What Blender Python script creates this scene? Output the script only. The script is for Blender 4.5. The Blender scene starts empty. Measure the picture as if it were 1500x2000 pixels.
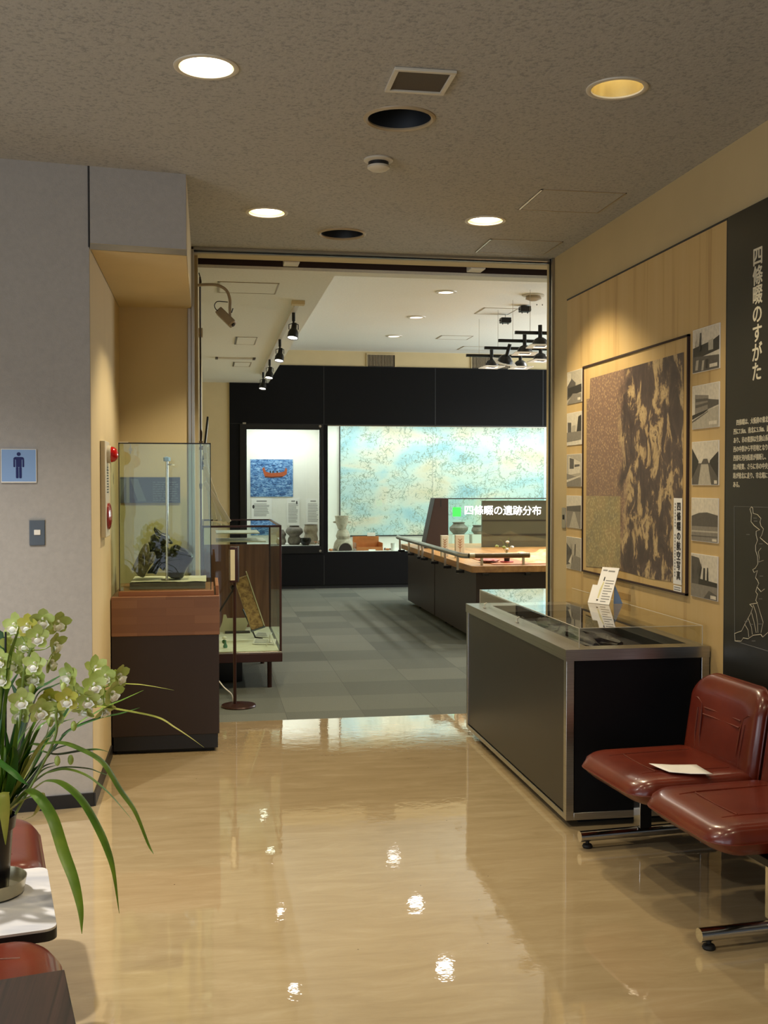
import bpy, bmesh, math, random
from mathutils import Vector, Matrix, Euler, noise

sc = bpy.context.scene
COL = sc.collection
PI = math.pi
R = math.radians

# ---------------------------------------------------------------- camera
CAM_H = 1.5
YAW = R(-9.36)
PITCH = R(-1.55)
FPX = 2100.0
cam = bpy.data.cameras.new('camera')
cam.sensor_fit = 'HORIZONTAL'
cam.sensor_width = 36.0
cam.lens = FPX / 1500.0 * 36.0
cam.clip_start = 0.05
cam_ob = bpy.data.objects.new('camera', cam)
COL.objects.link(cam_ob)
cam_ob.location = (0, 0, CAM_H)
cam_ob.rotation_euler = (R(90) + PITCH, 0, YAW)
sc.camera = cam_ob

# ---------------------------------------------------------------- colour management, world
sc.view_settings.view_transform = 'Standard'
sc.view_settings.look = 'None'
sc.view_settings.gamma = 1.0
sc.view_settings.use_curve_mapping = False
sc.view_settings.exposure = 0.0
sc.cycles.use_denoising = True
sc.cycles.max_bounces = 10
sc.cycles.diffuse_bounces = 4
sc.cycles.glossy_bounces = 4
sc.cycles.transparent_max_bounces = 16
sc.cycles.sample_clamp_indirect = 6.0
sc.cycles.caustics_reflective = False
sc.cycles.caustics_refractive = False
w = bpy.data.worlds.new('world')
sc.world = w
w.use_nodes = True
w.node_tree.nodes['Background'].inputs[0].default_value = (0.75, 0.85, 1.0, 1)
w.node_tree.nodes['Background'].inputs[1].default_value = 0.6

# ---------------------------------------------------------------- lamps of the place
WARM = (1.0, 0.84, 0.56)
WHITE = (1.0, 0.97, 0.91)
COOL = (0.96, 0.985, 1.0)


def area(name, loc, rot, sx, sy, power, color):
    l = bpy.data.lights.new(name, 'AREA')
    l.shape = 'RECTANGLE'
    l.size = sx
    l.size_y = sy
    l.energy = power
    l.color = color
    o = bpy.data.objects.new(name, l)
    o.location = loc
    o.rotation_euler = rot
    COL.objects.link(o)
    return o


def spot(name, loc, target, power, color, angle, blend=0.5, radius=0.05):
    l = bpy.data.lights.new(name, 'SPOT')
    l.energy = power
    l.color = color
    l.spot_size = R(angle)
    l.spot_blend = blend
    l.shadow_soft_size = radius
    o = bpy.data.objects.new(name, l)
    o.location = loc
    d = Vector(target) - Vector(loc)
    o.rotation_euler = d.to_track_quat('-Z', 'Y').to_euler()
    COL.objects.link(o)
    return o


# daylight through the lobby's window wall behind the visitor
area('daylight_and_fill', (-1.85, -3.92, 1.25), (R(90), 0, 0), 4.1, 2.3, 34, (0.80, 0.90, 1.0))
area('daylight_and_fill', (-3.95, -0.6, 1.25), (0, R(-90), 0), 1.9, 5.0, 110, (0.82, 0.91, 1.0))  # added side fill at a made-up left window
# the lobby's ceiling downlights (grid of 1.49 x 2.0 m)
DOWN = [(0.005, 3.84, 48), (1.495, 3.80, 40), (0.324, 5.834, 110), (1.527, 5.818, 135),
        (0.005, 1.84, 38), (1.495, 1.80, 40), (-1.49, 1.84, 60), (-1.49, 3.54, 330)]
for x, y, p in DOWN:
    spot('downlight_lamp', (x, y, 2.94), (x, y, 0), p, WARM if x > -1 else WHITE, 112 if y > 5 and x > 1 else (104 if x > -1 else 118), 0.42 if x > -1 else 1.0, 0.05)
# inner room: three raised-ceiling downlights, then unseen ones added for brightness
UP = [(2.32, 10.34, 9), (2.34, 11.95, 9), (2.36, 13.53, 9), (4.3, 10.34, 130), (4.3, 12.0, 130), (4.3, 13.5, 130), (2.32, 8.7, 60), (4.3, 8.7, 150)]
for x, y, p in UP:
    spot('room_lamp_and_fill', (x, y, 3.33), (x, y, 0), p, WHITE, 150, 0.6, 0.08)
# strip lamps hidden in the heads of the two wall showcases
area('showcase_tube', (1.07, 15.62, 2.40), (0, 0, 0), 0.95, 0.30, 15, COOL)
# added cool fill on the unseen right side, brightens the inner room
area('inner_fill', (6.45, 12.4, 1.9), (0, R(90), 0), 1.8, 4.0, 200, (0.86, 0.95, 1.0))
area('showcase_tube', (3.85, 15.62, 2.44), (0, 0, 0), 4.2, 0.30, 47, COOL)

# ---------------------------------------------------------------- materials


def lin(c):
    if isinstance(c, str):
        c = c.lstrip('#')
        c = tuple(int(c[i:i + 2], 16) / 255 for i in (0, 2, 4))
    return tuple((x / 12.92 if x <= 0.04045 else ((x + 0.055) / 1.055) ** 2.4) for x in c) + (1.0,)


class NT:
    def __init__(s, name):
        s.m = bpy.data.materials.new(name)
        s.m.use_nodes = True
        s.t = s.m.node_tree
        s.b = s.t.nodes['Principled BSDF']
        s._co = None

    def n(s, typ, **kw):
        nd = s.t.nodes.new(typ)
        for k, v in kw.items():
            if k.startswith('i_'):
                key = k[2:]
                key = int(key) if key.isdigit() else key
                nd.inputs[key].default_value = v
            else:
                setattr(nd, k, v)
        return nd

    def l(s, a, b):
        s.t.links.new(a, b)

    def co(s, scale=(1, 1, 1), kind='Object', rot=(0, 0, 0)):
        tc = s.n('ShaderNodeTexCoord')
        mp = s.n('ShaderNodeMapping')
        mp.inputs['Scale'].default_value = scale
        mp.inputs['Rotation'].default_value = rot
        s.l(tc.outputs[kind], mp.inputs[0])
        return mp.outputs[0]

    def ramp(s, fac, stops, interp='LINEAR'):
        r = s.n('ShaderNodeValToRGB')
        r.color_ramp.interpolation = interp
        els = r.color_ramp.elements
        while len(els) < len(stops):
            els.new(0.5)
        for e, (p, c) in zip(els, stops):
            e.position = p
            e.color = lin(c)
        s.l(fac, r.inputs[0])
        return r.outputs[0]

    def noise(s, vec, scale, detail=4, rough=0.55, dist=0.0):
        nd = s.n('ShaderNodeTexNoise')
        nd.inputs['Scale'].default_value = scale
        nd.inputs['Detail'].default_value = detail
        nd.inputs['Roughness'].default_value = rough
        nd.inputs['Distortion'].default_value = dist
        s.l(vec, nd.inputs['Vector'])
        return nd.outputs['Fac']

    def mix(s, fac, a, b, mode='MIX'):
        nd = s.n('ShaderNodeMix', data_type='RGBA', blend_type=mode)
        for sock, v in ((nd.inputs[0], fac), (nd.inputs[6], a), (nd.inputs[7], b)):
            if hasattr(v, 'links'):
                s.l(v, sock)
            elif isinstance(v, (int, float)):
                sock.default_value = v
            else:
                sock.default_value = lin(v)
        return nd.outputs[2]

    def bump(s, h, strength=0.2, dist=0.01):
        b = s.n('ShaderNodeBump')
        b.inputs['Strength'].default_value = strength
        b.inputs['Distance'].default_value = dist
        s.l(h, b.inputs['Height'])
        s.l(b.outputs[0], s.b.inputs['Normal'])

    def math(s, op, a, b=None):
        nd = s.n('ShaderNodeMath', operation=op)
        for sock, v in ((nd.inputs[0], a), (nd.inputs[1], b)):
            if v is None:
                continue
            if hasattr(v, 'links'):
                s.l(v, sock)
            else:
                sock.default_value = v
        return nd.outputs[0]


MATS = {}


def mat(name, c, rough=0.5, metal=0.0, vary=0.0, scale=20, stretch=(1, 1, 1), bump=0.0, bscale=None, spec=0.5, coat=0.0, c2=None):
    if name in MATS:
        return MATS[name]
    t = NT(name)
    t.b.inputs['Roughness'].default_value = rough
    t.b.inputs['Metallic'].default_value = metal
    t.b.inputs['Specular IOR Level'].default_value = spec
    t.b.inputs['Coat Weight'].default_value = coat
    t.b.inputs['Coat Roughness'].default_value = 0.08
    if vary or c2:
        v = t.co(stretch)
        f = t.noise(v, scale)
        base = lin(c)
        if c2:
            o = t.ramp(f, [(0.3, c), (0.7, c2)])
        else:
            r = t.n('ShaderNodeValToRGB')
            r.color_ramp.elements[0].position = 0.3
            r.color_ramp.elements[1].position = 0.7
            r.color_ramp.elements[0].color = tuple(max(0, x * (1 - vary)) for x in base[:3]) + (1,)
            r.color_ramp.elements[1].color = tuple(min(1, x * (1 + vary)) for x in base[:3]) + (1,)
            t.l(f, r.inputs[0])
            o = r.outputs[0]
        t.l(o, t.b.inputs['Base Color'])
    else:
        t.b.inputs['Base Color'].default_value = lin(c)
    if bump:
        v = t.co(stretch)
        f = t.noise(v, bscale or scale, 3)
        t.bump(f, bump, 0.01)
    MATS[name] = t.m
    return t.m


def emit(name, c, strength):
    if name in MATS:
        return MATS[name]
    t = NT(name)
    t.b.inputs['Base Color'].default_value = lin(c)
    t.b.inputs['Emission Color'].default_value = lin(c)
    t.b.inputs['Emission Strength'].default_value = strength
    MATS[name] = t.m
    return t.m


def glass(name, tint, ior=1.5, rough=0.0):
    if name in MATS:
        return MATS[name]
    t = NT(name)
    tr = t.n('ShaderNodeBsdfTransparent')
    tr.inputs[0].default_value = lin(tint)
    gl = t.n('ShaderNodeBsdfGlossy')
    gl.inputs['Roughness'].default_value = rough
    gl.inputs['Color'].default_value = (1, 1, 1, 1)
    fr = t.n('ShaderNodeFresnel')
    fr.inputs['IOR'].default_value = ior
    mx = t.n('ShaderNodeMixShader')
    ge = t.n('ShaderNodeNewGeometry')
    front = t.math('SUBTRACT', 1.0, ge.outputs['Backfacing'])
    t.l(t.math('MULTIPLY', fr.outputs[0], front), mx.inputs[0])
    t.l(tr.outputs[0], mx.inputs[1])
    t.l(gl.outputs[0], mx.inputs[2])
    out = t.t.nodes['Material Output']
    t.l(mx.outputs[0], out.inputs['Surface'])
    MATS[name] = t.m
    return t.m


def special():
    # polished beige sheet floor
    t = NT('beige_floor')
    v = t.co((0.35, 1.6, 1))
    f1 = t.noise(v, 9, 8, 0.68, 0.6)
    v2 = t.co((1, 1, 1))
    f2 = t.noise(v2, 1.3, 4, 0.6)
    c = t.ramp(f1, [(0.25, '#a48e6a'), (0.55, '#b6a17c'), (0.8, '#c7b592')])
    c = t.mix(t.math('MULTIPLY', f2, 0.35), c, '#aa936d')
    vs = t.n('ShaderNodeTexVoronoi')
    vs.inputs['Scale'].default_value = 7
    t.l(v2, vs.inputs['Vector'])
    sp = t.math('LESS_THAN', vs.outputs['Distance'], 0.02)
    c = t.mix(sp, c, '#6d5a40')
    t.l(c, t.b.inputs['Base Color'])
    rr = t.n('ShaderNodeMapRange')
    rr.inputs['To Min'].default_value = 0.015
    rr.inputs['To Max'].default_value = 0.05
    t.l(f2, rr.inputs[0])
    t.l(rr.outputs[0], t.b.inputs['Roughness'])
    t.b.inputs['IOR'].default_value = 1.6
    t.b.inputs['Coat Weight'].default_value = 0.8
    t.b.inputs['Coat Roughness'].default_value = 0.02
    t.b.inputs['Coat IOR'].default_value = 1.85
    fb = t.noise(t.co((1, 1.0, 1)), 14, 3, 0.6)
    t.bump(fb, 0.042, 0.008)
    t.l(t.b.inputs['Normal'].links[0].from_socket, t.b.inputs['Coat Normal'])
    MATS['floor'] = t.m
    # carpet tiles
    t = NT('carpet_tiles')
    v = t.co((1, 1, 1))
    ck = t.n('ShaderNodeTexBrick')
    ck.offset = 0.0
    ck.inputs['Scale'].default_value = 2.0
    ck.inputs['Mortar Size'].default_value = 0.004
    ck.inputs['Brick Width'].default_value = 1.0
    ck.inputs['Row Height'].default_value = 1.0
    ck.inputs['Color1'].default_value = lin('#62665f')
    ck.inputs['Color2'].default_value = lin('#7c7f74')
    ck.inputs['Mortar'].default_value = lin('#5a5d57')
    t.l(v, ck.inputs['Vector'])
    f = t.noise(t.co((1, 1, 1)), 160, 2)
    c = t.mix(t.math('MULTIPLY', f, 0.6), ck.outputs[0], '#55574f')
    t.l(c, t.b.inputs['Base Color'])
    t.b.inputs['Roughness'].default_value = 0.95
    t.b.inputs['Specular IOR Level'].default_value = 0.1
    t.bump(f, 0.4, 0.01)
    MATS['carpet'] = t.m
    # textured lobby ceiling
    t = NT('stippled_ceiling')
    v = t.co()
    f = t.noise(v, 70, 3, 0.6)
    c = t.ramp(f, [(0.36, '#949594'), (0.47, '#abaaa8'), (0.7, '#b0b0ad')])
    t.l(c, t.b.inputs['Base Color'])
    t.b.inputs['Roughness'].default_value = 0.95
    t.bump(f, 0.25, 0.01)
    MATS['ceiling'] = t.m
    # tan display board with dried water streaks
    t = NT('tan_board')
    v = t.co((1, 7, 0.25))
    f = t.noise(v, 1.6, 5, 0.6)
    c = t.ramp(f, [(0.33, '#ae8e5a'), (0.45, '#c3a46c'), (0.7, '#c7aa75')])
    t.l(c, t.b.inputs['Base Color'])
    t.b.inputs['Roughness'].default_value = 0.55
    MATS['tan_board'] = t.m
    # aerial photograph: dark wooded ridges, pale valleys, speckled town to the left
    t = NT('aerial_print')
    v = t.co((1, 1, 1))
    f = t.noise(t.co((1, 2.3, 1.3)), 4.3, 9, 0.68, 0.5)
    c = t.ramp(f, [(0.40, '#3a2f30'), (0.512, '#54443f'), (0.54, '#a98f66'), (0.61, '#c7ae80'), (0.66, '#5d4a42')])
    sx = t.n('ShaderNodeSeparateXYZ')
    t.l(v, sx.inputs[0])
    town = t.n('ShaderNodeTexVoronoi')
    town.inputs['Scale'].default_value = 60
    t.l(v, town.inputs['Vector'])
    tc = t.ramp(town.outputs['Distance'], [(0.1, '#c3a579'), (0.4, '#8a6c58'), (0.8, '#7d6454')])
    edge = t.math('SUBTRACT', t.math('ADD', sx.outputs['Y'], t.math('MULTIPLY', t.noise(t.co(), 7, 5), 0.5)), -0.05)
    msk = t.n('ShaderNodeMapRange')
    msk.inputs['From Min'].default_value = 0.34
    msk.inputs['From Max'].default_value = 0.46
    t.l(edge, msk.inputs[0])
    c = t.mix(msk.outputs[0], c, tc)
    fine = t.noise(v, 60, 4, 0.7)
    c = t.mix(t.math('MULTIPLY', fine, 0.22), c, '#6b5646')
    t.l(c, t.b.inputs['Base Color'])
    t.b.inputs['Roughness'].default_value = 0.4
    MATS['aerial'] = t.m
    t = NT('town_print')
    town = t.n('ShaderNodeTexVoronoi')
    town.inputs['Scale'].default_value = 55
    v = t.co()
    t.l(v, town.inputs['Vector'])
    f = t.noise(v, 6, 6, 0.7, 0.8)
    c = t.ramp(f, [(0.3, '#75705c'), (0.48, '#a0925f'), (0.62, '#b59a66'), (0.75, '#7d7a6c')])
    c = t.mix(0.45, c, t.ramp(town.outputs['Distance'], [(0.1, '#d4c294'), (0.5, '#7a6b54')]))
    t.l(c, t.b.inputs['Base Color'])
    t.b.inputs['Roughness'].default_value = 0.4
    MATS['town'] = t.m
    # pale painted relief map in the big showcase
    t = NT('mural_print')
    v = t.co((1, 1, 1))
    f = t.noise(t.co((0.7, 1, 1.3)), 1.7, 3, 0.5, 0.5)
    c = t.ramp(f, [(0.30, '#93bccb'), (0.42, '#b0cfd4'), (0.52, '#cbd8cf'), (0.60, '#d9d5c4'), (0.72, '#d3c6a6')])
    ln = t.n('ShaderNodeTexVoronoi')
    ln.feature = 'DISTANCE_TO_EDGE'
    ln.inputs['Scale'].default_value = 7
    wv = t.n('ShaderNodeVectorMath', operation='ADD')
    nz = t.n('ShaderNodeTexNoise')
    nz.inputs['Scale'].default_value = 4
    nz.inputs['Detail'].default_value = 5
    t.l(v, nz.inputs['Vector'])
    t.l(v, wv.inputs[0])
    t.l(nz.outputs['Color'], wv.inputs[1])
    t.l(wv.outputs[0], ln.inputs['Vector'])
    li = t.math('LESS_THAN', ln.outputs['Distance'], 0.045)
    pat = t.noise(v, 3.2, 2)
    li = t.math('MULTIPLY', li, t.math('GREATER_THAN', pat, 0.47))
    c = t.mix(t.math('MULTIPLY', li, 0.75), c, '#7f8d7c')
    fine = t.noise(v, 28, 5, 0.7, 1.0)
    c = t.mix(t.math('MULTIPLY', t.math('LESS_THAN', fine, 0.40), 0.45), c, '#7d908f')
    t.l(c, t.b.inputs['Base Color'])
    t.b.inputs['Roughness'].default_value = 0.35
    MATS['mural'] = t.m
    # sea photograph
    t = NT('sea_print')
    v = t.co((1, 1, 2.2))
    f = t.noise(v, 16, 6, 0.65, 1.2)
    c = t.ramp(f, [(0.36, '#1f3f6b'), (0.47, '#3f6da6'), (0.56, '#7ba4d0'), (0.7, '#b9d2ea')])
    t.l(c, t.b.inputs['Base Color'])
    t.b.inputs['Roughness'].default_value = 0.4
    MATS['sea'] = t.m
    # woods
    for nm, a, b, st, s in (('oak', '#8a5a38', '#a8744c', (0.6, 6, 8), 2.2), ('darkwood', '#130b0a', '#4a302a', (22, 0.5, 1), 3.0),
                            ('redwood', '#6a4030', '#94634a', (9, 3, 0.4), 2.5), ('tablewood', '#9a6a36', '#c39253', (6, 0.6, 6), 2.4)):
        t = NT(nm)
        f = t.noise(t.co(st), s, 7, 0.6, 0.8)
        c = t.ramp(f, [(0.32, a), (0.68, b)])
        t.l(c, t.b.inputs['Base Color'])
        t.b.inputs['Roughness'].default_value = 0.38
        MATS[nm] = t.m
    # laminated oak band: staves
    t = NT('staves')
    br = t.n('ShaderNodeTexBrick')
    br.inputs['Scale'].default_value = 1.0
    br.inputs['Brick Width'].default_value = 0.31
    br.inputs['Row Height'].default_value = 0.045
    br.inputs['Mortar Size'].default_value = 0.0004
    br.inputs['Color1'].default_value = lin('#7b533d')
    br.inputs['Color2'].default_value = lin('#92684e')
    br.inputs['Mortar'].default_value = lin('#6b4229')
    t.l(t.co((1, 1, 1), rot=(R(-90), 0, 0)), br.inputs['Vector'])
    f = t.noise(t.co((1, 1, 14)), 4, 6, 0.6)
    c = t.mix(t.math('MULTIPLY', f, 0.5), br.outputs[0], '#886048')
    t.l(c, t.b.inputs['Base Color'])
    t.b.inputs['Roughness'].default_value = 0.35
    MATS['staves'] = t.m
    # brushed steel
    t = NT('brushed_steel')
    f = t.noise(t.co((1, 0.3, 60)), 8, 3)
    t.l(t.ramp(f, [(0.3, '#a5a29c'), (0.7, '#bdbab4')]), t.b.inputs['Base Color'])
    t.b.inputs['Metallic'].default_value = 1.0
    t.b.inputs['Roughness'].default_value = 0.28
    MATS['steel'] = t.m
    # red-brown leatherette
    t = NT('leatherette')
    f = t.noise(t.co(), 220, 2)
    f2 = t.noise(t.co(), 5, 3)
    t.l(t.ramp(f2, [(0.3, '#5a1d11'), (0.7, '#702a17')]), t.b.inputs['Base Color'])
    t.b.inputs['Roughness'].default_value = 0.30
    t.b.inputs['Coat Weight'].default_value = 0.35
    t.b.inputs['Coat Roughness'].default_value = 0.12
    t.bump(f, 0.06, 0.002)
    MATS['leather'] = t.m
    # leaves
    for nm, a, b in (('leaf_dark', '#1f4313', '#2f5f1c'), ('leaf_mid', '#3f6a22', '#7c9a35'), ('leaf_pale', '#7a8f33', '#b3b058')):
        t = NT(nm)
        f = t.noise(t.co((1, 1, 1)), 9, 3)
        t.l(t.ramp(f, [(0.3, a), (0.7, b)]), t.b.inputs['Base Color'])
        t.b.inputs['Roughness'].default_value = 0.32
        t.b.inputs['Transmission Weight'].default_value = 0.0
        MATS[nm] = t.m
    # marbled table laminate
    t = NT('marble_laminate')
    f = t.noise(t.co((1, 2.4, 1)), 4, 4, 0.5, 0.8)
    t.l(t.ramp(f, [(0.3, '#b9bac2'), (0.5, '#dcd9d9'), (0.7, '#e6e1dc')]), t.b.inputs['Base Color'])
    t.b.inputs['Roughness'].default_value = 0.3
    MATS['marble'] = t.m
    # bark / old timber
    for nm, a, b, s in (('bark', '#7d5a3a', '#d0a870', 30), ('old_timber', '#1b1a19', '#3d3a36', 22), ('rough_shell', '#57533f', '#87805f', 30),
                        ('black_lacquer', '#08090a', '#202226', 16), ('clay', '#a79885', '#c9bba6', 14), ('grey_clay', '#6f655e', '#8f847b', 14),
                        ('relief', '#b98f45', '#e6c987', 9)):
        t = NT(nm)
        f = t.noise(t.co((1, 1, 1)), s, 6, 0.65, 0.6)
        t.l(t.ramp(f, [(0.36, a), (0.64, b)]), t.b.inputs['Base Color'])
        t.b.inputs['Roughness'].default_value = 0.28 if nm in ('black_lacquer',) else 0.6
        t.bump(f, 0.5, 0.01)
        MATS[nm] = t.m


special()
M = MATS
M['cream'] = mat('cream_wall', '#bda97f', 0.8, vary=0.04, scale=3, bump=0.05, bscale=300)
M['niche'] = mat('niche_wallpaper', '#cfbc93', 0.8, vary=0.05, scale=2, stretch=(1, 1, 0.15), bump=0.08, bscale=250)
M['grey'] = mat('grey_wallcloth', '#aaa6a2', 0.9, vary=0.05, scale=40, bump=0.15, bscale=260)
M['backcream'] = mat('inner_cream_wall', '#cbb98f', 0.85, vary=0.03, scale=5)
M['whiteceil'] = mat('inner_white_ceiling', '#e4e3d8', 0.95, vary=0.04, scale=60, bump=0.1)
M['black'] = mat('black_wall_panel', '#0d0c0c', 0.85, spec=0.2, vary=0.06, scale=30)
M['blackgloss'] = mat('black_board', '#26241f', 0.38, vary=0.05, scale=6)
M['baseb'] = mat('black_baseboard', '#17181c', 0.4, vary=0.05, scale=8)
M['chrome'] = mat('chrome', '#d9d9d9', 0.1, 1.0, vary=0.03, scale=5)
M['alu'] = mat('satin_aluminium', '#b3aca0', 0.32, 1.0, vary=0.04, scale=9)
M['counterdark'] = mat('dark_laminate', '#2b2620', 0.36, vary=0.06, scale=5)
M['counternavy'] = mat('black_laminate', '#07080d', 0.45, spec=0.25, vary=0.06, scale=5)
M['brown'] = mat('dark_brown_laminate', '#2c1d1a', 0.45, vary=0.05, scale=7)
M['brownmetal'] = mat('brown_metal', '#3d211b', 0.3, 0.3, vary=0.05, scale=8)
M['plinth'] = mat('navy_plinth', '#15161d', 0.35, vary=0.05, scale=8)
M['white'] = mat('white_card', '#e9e6de', 0.6, vary=0.02, scale=8)
M['paper'] = mat('white_paper', '#efece8', 0.7, vary=0.02, scale=9)
M['offwhite'] = mat('white_painted_metal', '#cfc8b8', 0.4, vary=0.03, scale=8)
M['beigemetal'] = mat('beige_painted_metal', '#a5957a', 0.4, vary=0.03, scale=8)
M['ink'] = mat('dark_ink', '#2b2927', 0.6, vary=0.03, scale=8)
M['greyink'] = mat('grey_ink', '#8b8a88', 0.6, vary=0.03, scale=8)
M['letters'] = mat('cream_lettering', '#d8cfb4', 0.5, vary=0.03, scale=8)
M['blackmetal'] = mat('black_metal', '#0e0e0e', 0.4, 0.2, vary=0.05, scale=8)
M['rubber'] = mat('black_rubber', '#0c0c0c', 0.6, vary=0.05, scale=8)
M['glass'] = glass('clear_glass', '#f4faf6', 1.5)
M['greenglass'] = glass('greenish_glass', '#f7fcf8', 1.5)
M['acrylic'] = glass('acrylic', '#fbfbf8', 1.49)
M['redlens'] = mat('red_lens', '#c30d14', 0.12, coat=0.6, vary=0.03, scale=8)
M['redplastic'] = mat('red_plastic', '#8f0f14', 0.2, coat=0.4, vary=0.03, scale=8)
M['signblue'] = mat('pale_blue_sign', '#86a7d6', 0.3, vary=0.03, scale=4)
M['signnavy'] = mat('navy_pictogram', '#0f1a5c', 0.4, vary=0.03, scale=8)
M['slate'] = mat('slate_plate', '#5c6672', 0.4, 0.3, vary=0.04, scale=8)
M['petal'] = mat('green_petal', '#9db04a', 0.45, c2='#c6d080', scale=18)
M['petal2'] = mat('yellow_petal', '#c2b23e', 0.45, c2='#b9c25a', scale=18)
M['lip'] = mat('white_lip', '#f2efdf', 0.5, vary=0.03, scale=12)
M['stem'] = mat('green_stem', '#7d8f3c', 0.45, vary=0.1, scale=12)
M['pot'] = mat('dark_plastic_pot', '#12131d', 0.3, vary=0.05, scale=8)
M['soil'] = mat('potting_bark', '#2a1e16', 0.9, c2='#8a8578', scale=70, bump=0.6)
M['goldmetal'] = mat('champagne_metal', '#b5ad92', 0.3, 0.9, vary=0.04, scale=6)
M['greycloth'] = mat('grey_board', '#7e827c', 0.7, vary=0.04, scale=20)
M['ivory'] = mat('ivory_cloth', '#dfd9bf', 0.85, vary=0.04, scale=12)
M['navyreflect'] = mat('navy_reflection', '#1d2442', 0.35, vary=0.2, scale=9, stretch=(1, 1, 3))
M['vent'] = mat('brown_vent_mesh', '#4d443a', 0.7, vary=0.1, scale=200)
M['grille'] = mat('dark_grille', '#3a3329', 0.6, vary=0.05, scale=8)
M['slot'] = mat('dark_brown_slot', '#2e1a12', 0.7, vary=0.05, scale=8)
M['hole'] = mat('dark_recess', '#1b2028', 0.5, vary=0.05, scale=8)
M['boat'] = mat('red_brown_print', '#a5502c', 0.5, vary=0.1, scale=30)
M['orange'] = mat('orange_wood', '#b8703a', 0.5, vary=0.1, scale=14)
M['screen'] = mat('taupe_panel', '#5a5045', 0.3, vary=0.04, scale=6)
M['reflector'] = mat('gold_reflector', '#f0dfa8', 0.22, 0.7, vary=0.03, scale=8)
M['green'] = emit('green_lamp_square', '#35d24b', 1.2)
M['litletters'] = emit('lit_white_letters', '#ffffff', 1.6)
M['bulbwarm'] = emit('warm_lamp', '#fff0cf', 9.0)
M['bulbwhite'] = emit('white_lamp', '#fff6ea', 9.0)
M['glow'] = emit('soft_lamp_face', '#fff3e2', 2.2)
M['grn'] = mat('green_bottle', '#4d7d66', 0.15, vary=0.1, scale=20)
M['red'] = mat('red_mat', '#a51d1a', 0.5, vary=0.05, scale=9)
GREYS = [mat('photo_grey_%s' % c.strip('#'), c, 0.4, vary=0.12, scale=60) for c in
         ('#2f2b26', '#575149', '#837b6e', '#b0a793', '#d3c9b3')]

# ---------------------------------------------------------------- geometry helpers


def frame(o, xa, ya, za):
    """matrix from origin and three axes"""
    m = Matrix.Identity(4)
    for i in range(3):
        m[i][0] = xa[i]
        m[i][1] = ya[i]
        m[i][2] = za[i]
        m[i][3] = o[i]
    return m


def on_right_wall(x, y, z):      # print plane facing -X: local x runs towards the viewer
    return frame((x, y, z), (0, -1, 0), (0, 0, 1), (-1, 0, 0))


def facing_viewer(x, y, z):      # print plane facing -Y
    return frame((x, y, z), (1, 0, 0), (0, 0, 1), (0, -1, 0))


_fw = Vector((-math.sin(YAW) * math.cos(PITCH), math.cos(YAW) * math.cos(PITCH), math.sin(PITCH)))
_rt = Vector((math.cos(YAW), math.sin(YAW), 0))
_up = _rt.cross(_fw)


def at(px, py, y):
    """the point of the photograph's pixel at depth y of the room"""
    d = _fw + _rt * ((px - 750) / FPX) - _up * ((py - 1000) / FPX)
    k = y / d.y
    return Vector((0, 0, CAM_H)) + d * k


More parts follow.
